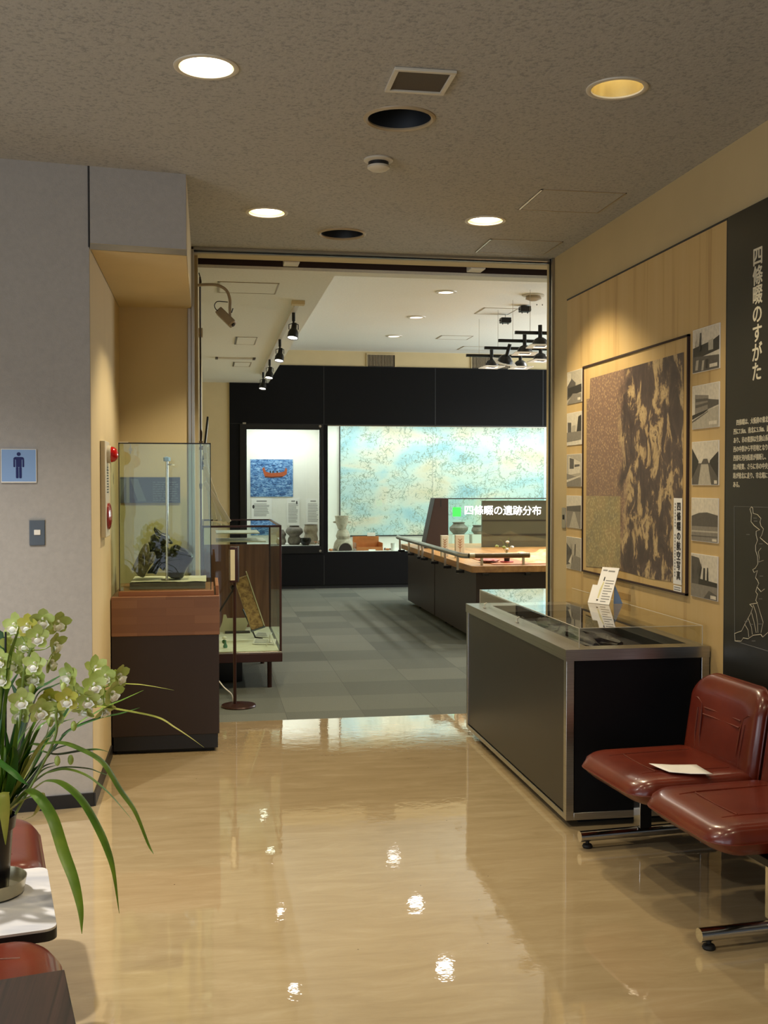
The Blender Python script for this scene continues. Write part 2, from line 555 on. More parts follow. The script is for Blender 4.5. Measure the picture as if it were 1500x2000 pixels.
class MB:
    def __init__(s):
        s.v = []
        s.f = []
        s.fm = []
        s.ms = []

    def mi(s, m):
        if m not in s.ms:
            s.ms.append(m)
        return s.ms.index(m)

    def add(s, vs, fs, m, T=None):
        b = len(s.v)
        k = s.mi(m)
        for p in vs:
            p = Vector(p)
            s.v.append(T @ p if T is not None else p)
        for f in fs:
            s.f.append([b + i for i in f])
            s.fm.append(k)
        return s

    def box(s, x0, x1, y0, y1, z0, z1, m, T=None):
        vs = [(x, y, z) for x in (x0, x1) for y in (y0, y1) for z in (z0, z1)]
        fs = [(0, 1, 3, 2), (4, 6, 7, 5), (0, 4, 5, 1), (2, 3, 7, 6), (0, 2, 6, 4), (1, 5, 7, 3)]
        return s.add(vs, fs, m, T)

    def prism(s, poly, a, b, m, T=None):
        """polygon in local xy, extruded in local z from a to b"""
        n = len(poly)
        vs = [(p[0], p[1], a) for p in poly] + [(p[0], p[1], b) for p in poly]
        fs = [tuple(range(n))[::-1], tuple(range(n, 2 * n))]
        fs += [(i, (i + 1) % n, n + (i + 1) % n, n + i) for i in range(n)]
        return s.add(vs, fs, m, T)

    def poly(s, pts, m, T=None):
        return s.add(pts, [tuple(range(len(pts)))], m, T)

    def tube(s, pts, r, m, n=8, T=None, cap=True):
        pts = [Vector(p) for p in pts]
        rs = r if isinstance(r, (list, tuple)) else [r] * len(pts)
        vs = []
        ref = None
        for i, p in enumerate(pts):
            t = (pts[min(i + 1, len(pts) - 1)] - pts[max(i - 1, 0)]).normalized()
            if ref is None:
                ref = t.orthogonal().normalized()
            a = (ref - t * ref.dot(t)).normalized()
            ref = a
            b = t.cross(a)
            for k in range(n):
                an = 2 * PI * k / n
                vs.append(p + (a * math.cos(an) + b * math.sin(an)) * rs[i])
        fs = []
        for i in range(len(pts) - 1):
            for k in range(n):
                fs.append((i * n + k, i * n + (k + 1) % n, (i + 1) * n + (k + 1) % n, (i + 1) * n + k))
        if cap:
            fs.append(tuple(range(n))[::-1])
            q = (len(pts) - 1) * n
            fs.append(tuple(range(q, q + n)))
        return s.add(vs, fs, m, T)

    def lathe(s, prof, c, m, n=28, T=None, a0=0.0, a1=2 * PI):
        full = abs(a1 - a0 - 2 * PI) < 1e-6
        k = n if full else n + 1
        vs = []
        for (r, z) in prof:
            for j in range(k):
                an = a0 + (a1 - a0) * j / n
                vs.append((c[0] + r * math.cos(an), c[1] + r * math.sin(an), c[2] + z))
        fs = []
        for i in range(len(prof) - 1):
            for j in range(n):
                j2 = (j + 1) % k
                fs.append((i * k + j, i * k + j2, (i + 1) * k + j2, (i + 1) * k + j))
        return s.add(vs, fs, m, T)

    def disc(s, c, r, z, m, n=28, T=None, up=True):
        vs = [(c[0] + r * math.cos(2 * PI * j / n), c[1] + r * math.sin(2 * PI * j / n), z) for j in range(n)]
        f = tuple(range(n))
        return s.add(vs, [f if up else f[::-1]], m, T)

    def ball(s, c, r, m, n=16, T=None, rough=0.0, seed=0, freq=3.0):
        rx, ry, rz = r if isinstance(r, (tuple, list)) else (r, r, r)
        vs = []
        h = n // 2
        for i in range(h + 1):
            ph = PI * i / h
            for j in range(n):
                th = 2 * PI * j / n
                d = Vector((math.sin(ph) * math.cos(th), math.sin(ph) * math.sin(th), math.cos(ph)))
                k = 1.0
                if rough:
                    k += rough * noise.fractal(d * freq + Vector((seed * 7.3, seed, 0)), 1.0, 2.0, 4)
                vs.append((c[0] + d.x * rx * k, c[1] + d.y * ry * k, c[2] + d.z * rz * k))
        fs = []
        for i in range(h):
            for j in range(n):
                fs.append((i * n + j, (i + 1) * n + j, (i + 1) * n + (j + 1) % n, i * n + (j + 1) % n))
        return s.add(vs, fs, m, T)

    def layers(s, outline, lay, m, T=None, fn=None):
        """closed cushion: outline (local xy) repeated at (scale, z) layers, capped with a fan"""
        cx = sum(p[0] for p in outline) / len(outline)
        cy = sum(p[1] for p in outline) / len(outline)
        n = len(outline)
        vs = []
        for (k, z) in lay:
            for p in outline:
                q = (cx + (p[0] - cx) * k, cy + (p[1] - cy) * k, z)
                vs.append(fn(q) if fn else q)
        fs = []
        for i in range(len(lay) - 1):
            for j in range(n):
                fs.append((i * n + j, i * n + (j + 1) % n, (i + 1) * n + (j + 1) % n, (i + 1) * n + j))
        fs.append(tuple(range(n))[::-1])
        q = (len(lay) - 1) * n
        fs.append(tuple(range(q, q + n)))
        return s.add(vs, fs, m, T)

    def ribbon(s, pts, ws, side, m, fold=0.25, T=None):
        """leaf blade: centre line with a width at each point, folded along its middle"""
        pts = [Vector(p) for p in pts]
        vs = []
        for i, p in enumerate(pts):
            t = (pts[min(i + 1, len(pts) - 1)] - pts[max(i - 1, 0)]).normalized()
            a = side - t * side.dot(t)
            a.normalize()
            nrm = t.cross(a)
            wd = ws[i]
            vs += [p + a * wd + nrm * wd * fold, p, p - a * wd + nrm * wd * fold]
        fs = []
        for i in range(len(pts) - 1):
            for k in (0, 1):
                fs.append((i * 3 + k, i * 3 + k + 1, (i + 1) * 3 + k + 1, (i + 1) * 3 + k))
        return s.add(vs, fs, m, T)

    def text(s, body, size, m, T, align='LEFT', extrude=0.0008, bold=0.0, sx=1.0, spacing=1.0):
        cu = bpy.data.curves.new('lettering', 'FONT')
        cu.body = body
        cu.size = size
        cu.align_x = align
        cu.align_y = 'TOP'
        cu.extrude = extrude
        cu.space_line = spacing
        cu.resolution_u = 3
        o = bpy.data.objects.new('lettering', cu)
        COL.objects.link(o)
        dg = bpy.context.evaluated_depsgraph_get()
        me = bpy.data.meshes.new_from_object(o.evaluated_get(dg))
        vs = [(v.co.x * sx, v.co.y, v.co.z) for v in me.vertices]
        fs = [tuple(p.vertices) for p in me.polygons]
        bpy.data.objects.remove(o)
        bpy.data.curves.remove(cu)
        bpy.data.meshes.remove(me)
        if vs:
            for k, (dx, dy) in enumerate(((0, 0), (bold, 0), (-bold, 0), (0, bold), (0, -bold)) if bold else ((0, 0),)):
                s.add([(x + dx, y + dy, z + k * 0.00025) for x, y, z in vs], fs, m, T)
        return s

    def build(s, name, parent=None, bevel=0.0, smooth=True, seg=2, origin=None):
        me = bpy.data.meshes.new(name)
        if parent is not None:
            W = wmat(parent).inverted()
        elif origin is not None:
            W = Matrix.Translation(-Vector(origin))
        else:
            W = Matrix.Identity(4)
        me.from_pydata([tuple(W @ p) for p in s.v], [], s.f)
        for mt in s.ms:
            me.materials.append(mt)
        me.polygons.foreach_set('material_index', s.fm)
        bm = bmesh.new()
        bm.from_mesh(me)
        bmesh.ops.recalc_face_normals(bm, faces=bm.faces)
        bm.to_mesh(me)
        bm.free()
        if smooth:
            me.polygons.foreach_set('use_smooth', [True] * len(me.polygons))
            me.set_sharp_from_angle(angle=R(38))
        me.update()
        o = bpy.data.objects.new(name, me)
        COL.objects.link(o)
        if parent is not None:
            o.parent = parent
        elif origin is not None:
            o.location = origin
        if bevel:
            b = o.modifiers.new('edge_round', 'BEVEL')
            b.width = bevel
            b.segments = seg
            b.limit_method = 'ANGLE'
            b.angle_limit = R(40)
        return o


def wmat(o):
    m = o.matrix_basis.copy()
    return wmat(o.parent) @ m if o.parent else m


def tag(o, label, cat, group=None):
    o['label'] = label
    o['category'] = cat
    if group:
        o['group'] = group
    return o


def thing(name, label, cat, loc=(0, 0, 0), rz=0.0, group=None):
    o = bpy.data.objects.new(name, None)
    o.empty_display_size = 0.1
    COL.objects.link(o)
    o.location = loc
    o.rotation_euler = (0, 0, rz)
    return tag(o, label, cat, group)


def struct(o):
    o['kind'] = 'structure'
    return o


def copy_tree(o, parent=None):
    c = o.copy()
    COL.objects.link(c)
    if parent is not None:
        c.parent = parent
    for ch in list(o.children):
        copy_tree(ch, c)
    return c


def smooth_path(pts, n=8):
    """Catmull-Rom through the points"""
    P = [Vector(p) for p in pts]
    P = [P[0] * 2 - P[1]] + P + [P[-1] * 2 - P[-2]]
    out = []
    for i in range(1, len(P) - 2):
        a, b, c, d = P[i - 1:i + 3]
        for k in range(n):
            t = k / n
            out.append(0.5 * ((2 * b) + (c - a) * t + (2 * a - 5 * b + 4 * c - d) * t * t + (3 * b - a - 3 * c + d) * t ** 3))
    out.append(P[-2])
    return out


def round_rect(x0, x1, y0, y1, r, n=6):
    if not isinstance(r, (list, tuple)):
        r = [r] * 4
    out = []
    for (cx, cy, a, rr) in ((x1 - r[0], y1 - r[0], 0, r[0]), (x0 + r[1], y1 - r[1], 90, r[1]),
                            (x0 + r[2], y0 + r[2], 180, r[2]), (x1 - r[3], y0 + r[3], 270, r[3])):
        for k in range(n + 1):
            an = R(a + 90 * k / n)
            out.append((cx + rr * math.cos(an), cy + rr * math.sin(an)))
    return out


def sheet_with_holes(outer, holes, z, m, name):
    """flat sheet at height z with polygonal holes"""
    bm = bmesh.new()
    es = []
    for loop in [outer] + holes:
        vs = [bm.verts.new((p[0], p[1], z)) for p in loop]
        es += [bm.edges.new((vs[i], vs[(i + 1) % len(vs)])) for i in range(len(vs))]
    bmesh.ops.triangle_fill(bm, edges=es, use_beauty=True)
    me = bpy.data.meshes.new(name)
    bm.to_mesh(me)
    bm.free()
    me.materials.append(m)
    o = bpy.data.objects.new(name, me)
    COL.objects.link(o)
    return o


def circle(x, y, r, n=32):
    return [(x + r * math.cos(2 * PI * i / n), y + r * math.sin(2 * PI * i / n)) for i in range(n)]


# ================================================================ THE SETTING
CZ = 2.95        # lobby ceiling
RX = 2.22        # right wall
OY = 6.78        # opening to the inner room
BY = 15.2        # inner back wall
LZ = 2.90        # inner low ceiling
UZ = 3.37        # inner raised ceiling
LX = -0.05       # inner left wall
FXR = 6.5        # inner right wall

struct(MB().box(-4, RX + 0.2, -4, OY, -0.1, 0, M['floor']).build('floor'))
struct(MB().box(-0.6, FXR + 0.1, OY, BY + 1.2, -0.1, 0.0, M['carpet']).build('floor_carpet'))

LIGHTR = 0.096
holes = [circle(x, y, LIGHTR) for x, y, p in DOWN]
SPK = [(0.763, 4.25, 0.128), (0.783, 6.25, 0.125)]
holes += [circle(x, y, r) for x, y, r in SPK]
struct(sheet_with_holes([(-4, -4), (RX, -4), (RX, OY), (-4, OY)], holes, CZ, M['ceiling'], 'ceiling'))

# right wall, ending at the opening with a cream reveal
b = MB().box(RX, RX + 0.2, -4, 6.84, 0, CZ, M['cream'])
struct(b.build('wall_right'))
struct(MB().box(RX - 0.012, RX, 4.36, 6.4, 0, 0.06, M['baseb']).build('baseboard_right'))
b = MB().box(-4.1, -4, -4, 6, 0, 0.35, M['grey']).box(-4.1, -4, -4, 6, 2.25, CZ, M['grey']).box(-4.1, -4, -4, -3.2, 0.35, 2.25, M['grey']).box(-4.1, -4, 2.0, 6, 0.35, 2.25, M['grey'])  # wall opening made up for the added side fill
struct(b.build('wall_left'))
# lobby rear wall with a wide window band
b = MB()
b.box(-4, RX, -4.1, -4, 0, 0.08, M['grey']).box(-4, RX, -4.1, -4, 2.45, CZ, M['grey'])
b.box(-4, -3.95, -4.1, -4, 0.08, 2.45, M['grey']).box(0.25, RX, -4.1, -4, 0.08, 2.45, M['grey'])
struct(b.build('wall_rear'))

# grey wall facing the lobby (a little out of square) with the niche cut beside it
gx, gy = -0.527, 5.115
sl = 0.145
b = MB()
T0 = Matrix.Identity(4)
b.prism([(gx, gy), (gx, 6.9), (-4, 6.9), (-4, gy - sl * 3.473)], 0, CZ, M['grey'])
# niche side in warm wallpaper
b.box(gx, gx + 0.002, gy + 0.002, 6.78, 0, 2.576, M['niche'])
struct(b.build('wall_grey'))
b = MB().prism([(gx + 0.003, gy - 0.012), (gx + 0.003, gy), (-3.99, gy - sl * 3.47), (-3.99, gy - sl * 3.47 - 0.012)], 0, 0.062, M['baseb'])
b.box(gx + 0.002, gx + 0.012, gy - 0.008, 6.02, 0, 0.062, M['baseb'])
struct(b.build('baseboard_grey'))
# dropped soffit over the niche
b = MB()
sp = [(gx + 0.004, gy), (-0.09, gy + sl * 0.437), (-0.09, 6.9), (gx + 0.004, 6.9)]
b.prism(sp, 2.60, CZ, M['grey'])
b.prism([(gx + 0.004, gy + 0.001), (-0.0905, gy + sl * 0.437 + 0.001), (-0.0905, 6.9), (gx + 0.004, 6.9)], 2.576, 2.60, M['niche'])
b.box(-0.0899, -0.0885, gy + 0.07, 6.77, 2.58, CZ, M['niche'])
struct(b.build('wall_soffit'))
struct(MB().prism([(gx + 0.004, gy - 0.003), (-0.088, gy + sl * 0.437 - 0.003), (-0.088, gy + sl * 0.437 + 0.01), (gx + 0.004, gy + 0.01)], 2.571, 2.596, M['alu']).build('trim_1'))
struct(MB().box(gx - 0.0045, gx + 0.0015, gy - 0.0025, gy + 0.003, 2.58, CZ, M['ink']).build('trim_2'))
# niche rear wall
struct(MB().box(gx, -0.09, 6.78, 6.9, 0, 2.576, M['niche']).build('wall_niche'))

# opening: metal jambs and head track
struct(MB().box(-0.09, -0.072, 6.74, 6.90, 0, CZ, M['alu']).box(-0.112, -0.09, 6.76, 6.779, 0, 2.576, M['alu']).build('trim_3', bevel=0.002))
b = MB().box(RX - 0.016, RX, 6.70, 6.73, 0, CZ, M['alu']).box(RX - 0.02, RX, 6.735, 6.76, 0, CZ, M['blackmetal'])
b.box(RX - 0.006, RX, 6.76, 6.842, 0, CZ, M['backcream'])
struct(b.build('trim_4', bevel=0.002))
b = MB().box(-0.088, RX, 6.74, 6.775, CZ - 0.016, CZ - 0.001, M['alu']).box(-0.088, RX, 6.775, 6.80, CZ - 0.022, CZ, M['baseb'])
b.box(-0.088, RX, 6.80, 6.83, CZ - 0.016, CZ, M['alu'])
struct(b.build('trim_5'))
# head soffit behind the track, then the dark shutter slot
HR = RX + 1.0
b = MB().box(-0.09, HR, 6.845, 6.98, CZ - 0.02, CZ + 0.3, M['backcream'])
b.box(-0.09, HR, 6.98, 7.13, 3.05, 3.10, M['slot']).box(-0.09, HR, 6.98, 6.985, CZ - 0.02, 3.05, M['slot']).box(-0.09, HR, 7.125, 7.13, LZ + 0.02, 3.05, M['slot'])
b.box(-0.09, -0.06, 6.98, 7.13, 2.9, 3.05, M['slot'])
struct(b.build('trim_6'))

# inner room
b = MB().box(LX - 0.12, LX, 6.9, BY, 0, UZ, M['backcream'])
struct(b.build('wall_inner_left'))
b = MB().box(FXR, FXR + 0.1, 6.8, BY, 0, 1.0, M['backcream']).box(FXR, FXR + 0.1, 6.8, BY, 2.8, UZ + 0.1, M['backcream'])
b.box(FXR, FXR + 0.1, 6.8, 10.4, 1.0, 2.8, M['backcream']).box(FXR, FXR + 0.1, 14.4, BY, 1.0, 2.8, M['backcream'])  # leaves the opening added for the inner fill lamp
struct(b.build('wall_inner_right'))
struct(MB().box(RX + 0.2, FXR, 6.78, 6.84, 0, UZ + 0.1, M['backcream']).build('wall_inner_front'))
CX = 0.86
b = MB()
b.box(LX, FXR, 7.13, 7.27, LZ, UZ + 0.1, M['whiteceil'])
b.box(LX, CX, 7.27, BY, LZ, UZ + 0.1, M['whiteceil'])
struct(b.build('ceiling_low'))
struct(MB().box(CX, FXR, 7.27, BY, UZ, UZ + 0.1, M['whiteceil']).build('ceiling_raised'))

# back wall: cream band above, black panelling with two showcase openings below
W1 = (0.555, 1.585, 0.605, 2.255)
W2 = (1.695, 6.0, 0.515, 2.32)
b = MB()
b.box(LX - 0.12, 0.318, BY, BY + 0.1, 0, UZ + 0.1, M['backcream'])
b.box(0.318, FXR, BY, BY + 0.1, 3.155, UZ + 0.1, M['backcream'])
yf = BY - 0.02
b.box(0.318, FXR, yf, BY + 0.1, 2.33, 3.155, M['black'])
b.box(0.318, W1[0], yf, BY + 0.1, 0.05, 2.33, M['black'])
b.box(W1[1], W2[0], yf, BY + 0.1, 0.05, 2.33, M['black'])
b.box(W1[0], W1[1], yf, BY + 0.1, W1[3], 2.33, M['black'])
b.box(W1[0], W1[1], yf, BY + 0.1, 0.05, W1[2], M['black'])
b.box(W2[0], W2[1], yf, BY + 0.1, 0.05, W2[2], M['black'])
b.box(W2[0], W2[1], yf, BY + 0.1, W2[3], 2.33, M['black'])
b.box(W2[1], FXR, yf, BY + 0.1, 0.05, 2.33, M['black'])
struct(b.build('wall_back'))
b = MB()
for x in (1.64, 3.25, 4.86):
    b.box(x - 0.006, x + 0.006, yf - 0.002, yf, 2.335, 3.15, M['rubber'])
b.box(1.634, 1.646, yf - 0.002, yf, 0.05, 0.47, M['rubber'])
b.box(0.318, FXR, yf - 0.002, yf, 2.326, 2.333, M['rubber']).box(0.318, FXR, yf - 0.003, yf, 3.148, 3.155, M['rubber'])
struct(b.build('trim_7'))
struct(MB().box(0.318, FXR, BY + 0.0, BY + 0.05, 0, 0.05, M['rubber']).build('baseboard_back'))
CB = 16.1


def alcove(x0, x1, z0, z1, name):
    b = MB()
    y0 = BY + 0.1
    b.box(x0 - 0.02, x1 + 0.07, CB, CB + 0.05, z0 - 0.04, z1 + 0.4, M['white'])
    b.box(x0 - 0.025, x0 - 0.005, y0, CB, z0 - 0.04, z1 + 0.4, M['white'])
    b.box(x1 + 0.065, x1 + 0.075, y0, CB, z0 - 0.04, z1 + 0.4, M['white'])
    b.box(x0 - 0.02, x1 + 0.07, y0 - 0.09, CB, z0 - 0.04, z0, M['white'])
    b.box(x0 - 0.02, x1 + 0.07, y0, CB, z1 + 0.4, z1 + 0.44, M['white'])
    return struct(b.build(name))


alcove(*W1, 'wall_alcove_left')
alcove(*W2, 'wall_alcove_right')
win = struct(MB().box(W1[0] - 0.0, W1[1], BY + 0.035, BY + 0.043, W1[2], W1[3], M['glass']).build('window_1'))
b = MB()
for (x0, x1, z0, z1) in ((0.46, 0.545, 0.5, 2.325), (1.59, 1.63, 0.5, 2.325), (0.545, 1.59, 2.262, 2.325), (0.545, 1.59, 0.5, 0.60)):
    b.box(x0, x1, yf - 0.012, yf, z0, z1, M['blackmetal'])
b.build('window_frame', win, bevel=0.003)
b = MB()
for (x, z) in ((1.585, 2.30), (1.585, 0.535)):
    b.lathe([(0, -0.012), (0.017, -0.01), (0.019, 0.0)], (0, 0, 0), M['alu'], 14, facing_viewer(x, yf - 0.013, z) @ Matrix.Scale(-1, 4, (0, 0, 1)))
b.build('lock', win)
MB().box(0.50, 0.545, yf - 0.02, yf - 0.012, 2.322, 2.345, M['alu']).build('hinge', win)
win = struct(MB().box(W2[0], 3.246, BY + 0.035, BY + 0.043, W2[2], W2[3], M['glass']).build('window_2'))
MB().box(3.25, W2[1], BY + 0.035, BY + 0.043, W2[2], W2[3], M['glass']).build('pane', win)
MB().box(W2[0], W2[1], BY + 0.02, BY + 0.04, W2[3] - 0.012, W2[3], M['alu']).build('window_frame', win)

# ================================================================ CEILING FITTINGS
DL = ['bright round ceiling downlight nearest the left edge of the lobby, big and white',
      'round ceiling downlight showing its gold reflector, right of the square vent',
      'small bright ceiling downlight beside the dropped soffit, near the opening',
      'bright ceiling downlight over the wall map, near the opening',
      'ceiling downlight behind the visitor, left column', 'ceiling downlight behind the visitor, right column',
      'ceiling downlight over the left bench, behind', 'ceiling downlight in front of the grey wall, outside the frame']
for i, (x, y, p) in enumerate(DOWN[:4]):
    t = thing('ceiling_downlight', DL[i], 'ceiling light', (x, y, CZ), 0, 'lobby ceiling downlights')
    MB().lathe([(0.095, 0.002), (0.095, -0.004), (0.104, -0.007), (0.113, -0.004), (0.114, 0.0)], (x, y, CZ), M['offwhite'], 40).build('trim_ring', t)
    MB().lathe([(0.0955, 0.0), (0.090, 0.05), (0.074, 0.12), (0.06, 0.16), (0.0, 0.16)], (x, y, CZ), M['reflector'], 36).build('reflector', t)
    if i == 1:
        MB().lathe([(0.0, 0.09), (0.03, 0.094), (0.045, 0.105), (0.045, 0.13), (0.02, 0.158)], (x, y, CZ), M['bulbwarm'], 24).build('lamp', t)
    else:
        MB().lathe([(0.0, 0.012), (0.05, 0.014), (0.082, 0.024), (0.084, 0.06), (0.03, 0.12), (0, 0.15)], (x, y, CZ), M['bulbwarm'], 30).build('lamp', t)
for k, (x, y, r) in enumerate(SPK):
    t = thing('ceiling_recess', ('dark round recessed ceiling opening between the smoke detector and the square vent' if k == 0 else
                                 'dark round recessed ceiling opening just in front of the metal head track'), 'ceiling opening', (x, y, CZ), 0, 'dark round ceiling openings')
    MB().lathe([(r - 0.002, 0.002), (r - 0.002, -0.004), (r + 0.006, -0.010), (r + 0.016, -0.004), (r + 0.017, 0)], (x, y, CZ), M['beigemetal'], 40).build('trim_ring', t)
    MB().lathe([(r - 0.001, 0.0), (r - 0.012, 0.12), (r - 0.012, 0.2), (0, 0.2)], (x, y, CZ), M['hole'], 36).build('housing', t)
    if k == 0:
        MB().lathe([(0, 0.13), (0.05, 0.14), (0.07, 0.17), (0.02, 0.199)], (x, y, CZ), M['greycloth'], 24).build('lamp', t)
# square air vent
x0, x1, y0, y1 = 0.652, 0.875, 3.726, 3.948
t = thing('ceiling_vent', 'small square brown air vent in the lobby ceiling, white rim', 'vent', ((x0 + x1) / 2, (y0 + y1) / 2, CZ))
b = MB()
for q in ((x0, x1, y0, y0 + 0.018), (x0, x1, y1 - 0.018, y1), (x0, x0 + 0.018, y0 + 0.018, y1 - 0.018), (x1 - 0.018, x1, y0 + 0.018, y1 - 0.018)):
    b.box(*q, CZ - 0.012, CZ - 0.0005, M['offwhite'])
b.build('rim', t, bevel=0.002)
b = MB().box(x0 + 0.018, x1 - 0.018, y0 + 0.018, y1 - 0.018, CZ - 0.005, CZ - 0.001, M['vent'])
b.build('mesh_panel', t)
# smoke detector
t = thing('smoke_detector', 'small round white smoke detector on the lobby ceiling', 'smoke detector', (0.766, 4.80, CZ))
MB().lathe([(0, -0.001), (0.066, -0.001), (0.066, -0.008), (0.05, -0.014), (0, -0.014)], (0.766, 4.80, CZ), M['offwhite'], 32).build('base', t)
MB().lathe([(0, -0.012), (0.046, -0.012), (0.046, -0.033), (0, -0.033)], (0.766, 4.80, CZ), M['baseb'], 28).build('sensor_gap', t)
MB().lathe([(0, -0.031), (0.05, -0.031), (0.05, -0.040), (0.036, -0.050), (0, -0.052)], (0.766, 4.80, CZ), M['offwhite'], 32).build('cap', t)


def access_panel(x0, x1, y0, y1, z, label, group, m=None, w_=0.010, bright=True):
    t = thing('access_panel', label, 'access panel', ((x0 + x1) / 2, (y0 + y1) / 2, z), 0, group)
    b = MB()
    b.box(x0, x1, y0, y0 + w_ * .6, z - 0.004, z - 0.0005, M['beigemetal']).box(x0, x1, y1 - w_ * .6, y1, z - 0.004, z - 0.0005, M['beigemetal'])
    b.box(x0, x0 + w_, y0, y1, z - 0.004, z - 0.0005, M['alu'] if bright else M['beigemetal']).box(x1 - w_ * .6, x1, y0, y1, z - 0.004, z - 0.0005, M['beigemetal'])
    b.build('frame', t)
    MB().box(x0 + w_ * 1.5, x1 - w_, y0 + w_, y1 - w_, z - 0.003, z - 0.0005, m or M['ceiling']).build('cover', t)


access_panel(1.635, 2.08, 5.15, 5.55, CZ, 'square ceiling access panel nearer the visitor, beside the right wall', 'lobby ceiling access panels')
access_panel(1.669, 2.12, 6.24, 6.61, CZ, 'square ceiling access panel farther off, by the opening at the right wall', 'lobby ceiling access panels')
access_panel(0.08, 0.51, 7.60, 8.03, LZ, 'square panel in the inner low ceiling behind the security camera', 'inner low ceiling panels', M['whiteceil'], 0.014)
access_panel(0.28, 0.488, 10.43, 10.99, LZ, 'narrow panel in the inner low ceiling, middle one of the row', 'inner low ceiling panels', M['whiteceil'], 0.014)
access_panel(0.31, 0.52, 12.61, 13.08, LZ, 'narrow panel in the inner low ceiling nearest the back wall', 'inner low ceiling panels', M['whiteceil'], 0.014)
t = thing('ceiling_strip', 'thin white strip fitting with dark ends on the inner low ceiling', 'ceiling strip', (0.32, 12.2, LZ))
MB().box(0.13, 0.52, 12.15, 12.25, LZ - 0.012, LZ - 0.0005, M['offwhite']).build('body', t)
for xx in (0.10, 0.515):
    MB().box(xx, xx + 0.03, 12.13, 12.27, LZ - 0.014, LZ - 0.0005, M['vent']).build('end_cap', t)
access_panel(2.925, 3.31, 11.2, 11.62, UZ, 'faint square panel in the raised ceiling above the hanging lamps', 'raised ceiling panels', M['whiteceil'], 0.014, False)
access_panel(2.94, 3.36, 13.38, 13.72, UZ, 'faint square panel in the raised ceiling farther off', 'raised ceiling panels', M['whiteceil'], 0.014, False)
access_panel(3.47, 3.95, 14.39, 14.78, UZ, 'faint square panel in the raised ceiling nearest the back wall', 'raised ceiling panels', M['whiteceil'], 0.014, False)
UL = ['nearest to the opening', 'middle one of the row', 'farthest, by the back wall']
for i, (x, y, p) in enumerate(UP[:3]):
    t = thing('ceiling_downlight', 'small white downlight in the raised inner ceiling, ' + UL[i], 'ceiling light', (x, y, UZ), 0, 'inner room downlights')
    MB().lathe([(0.07, -0.001), (0.078, -0.012), (0.105, -0.008), (0.108, -0.0005)], (x, y, UZ), M['offwhite'], 32).build('trim_ring', t)
    MB().lathe([(0, -0.006), (0.072, -0.006), (0.074, -0.001), (0, -0.001)], (x, y, UZ), M['glow'], 28).build('lamp', t)
t = thing('smoke_detector', 'round smoke detector on the raised inner ceiling at the right jamb', 'smoke detector', (3.217, 10.37, UZ))
MB().lathe([(0, -0.001), (0.11, -0.001), (0.11, -0.012), (0, -0.014)], (3.217, 10.37, UZ), M['offwhite'], 28).build('base', t)
MB().lathe([(0, -0.012), (0.07, -0.012), (0.08, -0.04), (0.03, -0.06), (0, -0.06)], (3.217, 10.37, UZ), M['beigemetal'], 28).build('cap', t)
# shutter-slot brackets
for i, (px, lab) in enumerate(((569, 'white bracket in the dark head slot, left one'), (930, 'white bracket in the dark head slot, right one'))):
    p = at(px, 513 if i == 0 else 521, 7.05)
    t = MB().box(p.x - 0.05, p.x + 0.05, 6.99, 7.12, 2.922, 3.045, M['white']).build('slot_bracket', None, 0.004, origin=(p.x, 7.05, 3.0))
    tag(t, lab, 'bracket', 'white brackets in the head slot')
p = at(743, 518, 7.05)
t = MB().tube([(p.x - 0.06, 7.06, 2.955), (p.x - 0.06, 7.06, 3.05)], 0.018, M['white'], 10).tube([(p.x + 0.03, 7.06, 2.955), (p.x + 0.03, 7.06, 3.05)], 0.018, M['white'], 10)
t.box(p.x - 0.09, p.x + 0.06, 7.03, 7.09, 3.0, 3.045, M['alu'])
tag(t.build('slot_hanger', origin=(p.x, 7.06, 3.0)), 'pair of pale hanger rods in the middle of the dark head slot', 'hanger')

# ---------------------------------------------------------------- spot track on the low ceiling
TX = 0.70
t = thing('lighting_track', 'pale lighting track with black spotlights along the inner low ceiling', 'lighting track', (TX, 11, LZ))
MB().box(TX - 0.018, TX + 0.018, 8.35, 13.9, LZ - 0.022, LZ - 0.0005, M['offwhite']).build('rail', t)
MB().box(TX - 0.05, TX + 0.05, 8.28, 8.36, LZ - 0.03, LZ - 0.0005, M['backcream']).build('feed_box', t)


def spotlight(loc, aim, sc_=1.0):
    t = thing('track_spotlight', '', 'spotlight', loc)
    MB().lathe([(0, 0), (0.02, 0), (0.02, -0.10), (0.013, -0.105), (0.013, -0.13), (0, -0.13)], loc, M['blackmetal'], 14).build('adapter', t)
    c = Vector(loc) + Vector((0, 0, -0.21))
    q = Vector((aim[0], aim[1], aim[2])).normalized()
    Tm = Matrix.Translation(c) @ q.to_track_quat('Z', 'Y').to_matrix().to_4x4()
    b = MB()
    b.tube([Vector(loc) + Vector((-0.055, 0, -0.20)), Vector(loc) + Vector((-0.055, 0, -0.14)), Vector(loc) + Vector((0, 0, -0.125)), Vector(loc) + Vector((0.055, 0, -0.14)), Vector(loc) + Vector((0.055, 0, -0.20))], 0.006, M['blackmetal'], 6)
    b.build('yoke', t)
    MB().lathe([(0, -0.09), (0.03, -0.09), (0.034, -0.02), (0.05, 0.0), (0.062, 0.03), (0.066, 0.10), (0.061, 0.10), (0.056, 0.04), (0, 0.035)], (0, 0, 0), M['blackmetal'], 22, Tm).build('lamp_head', t)
    MB().lathe([(0, 0.088), (0.059, 0.088), (0.057, 0.07), (0, 0.07)], (0, 0, 0), M['bulbwhite'], 22, Tm).build('lamp_face', t)
    return t


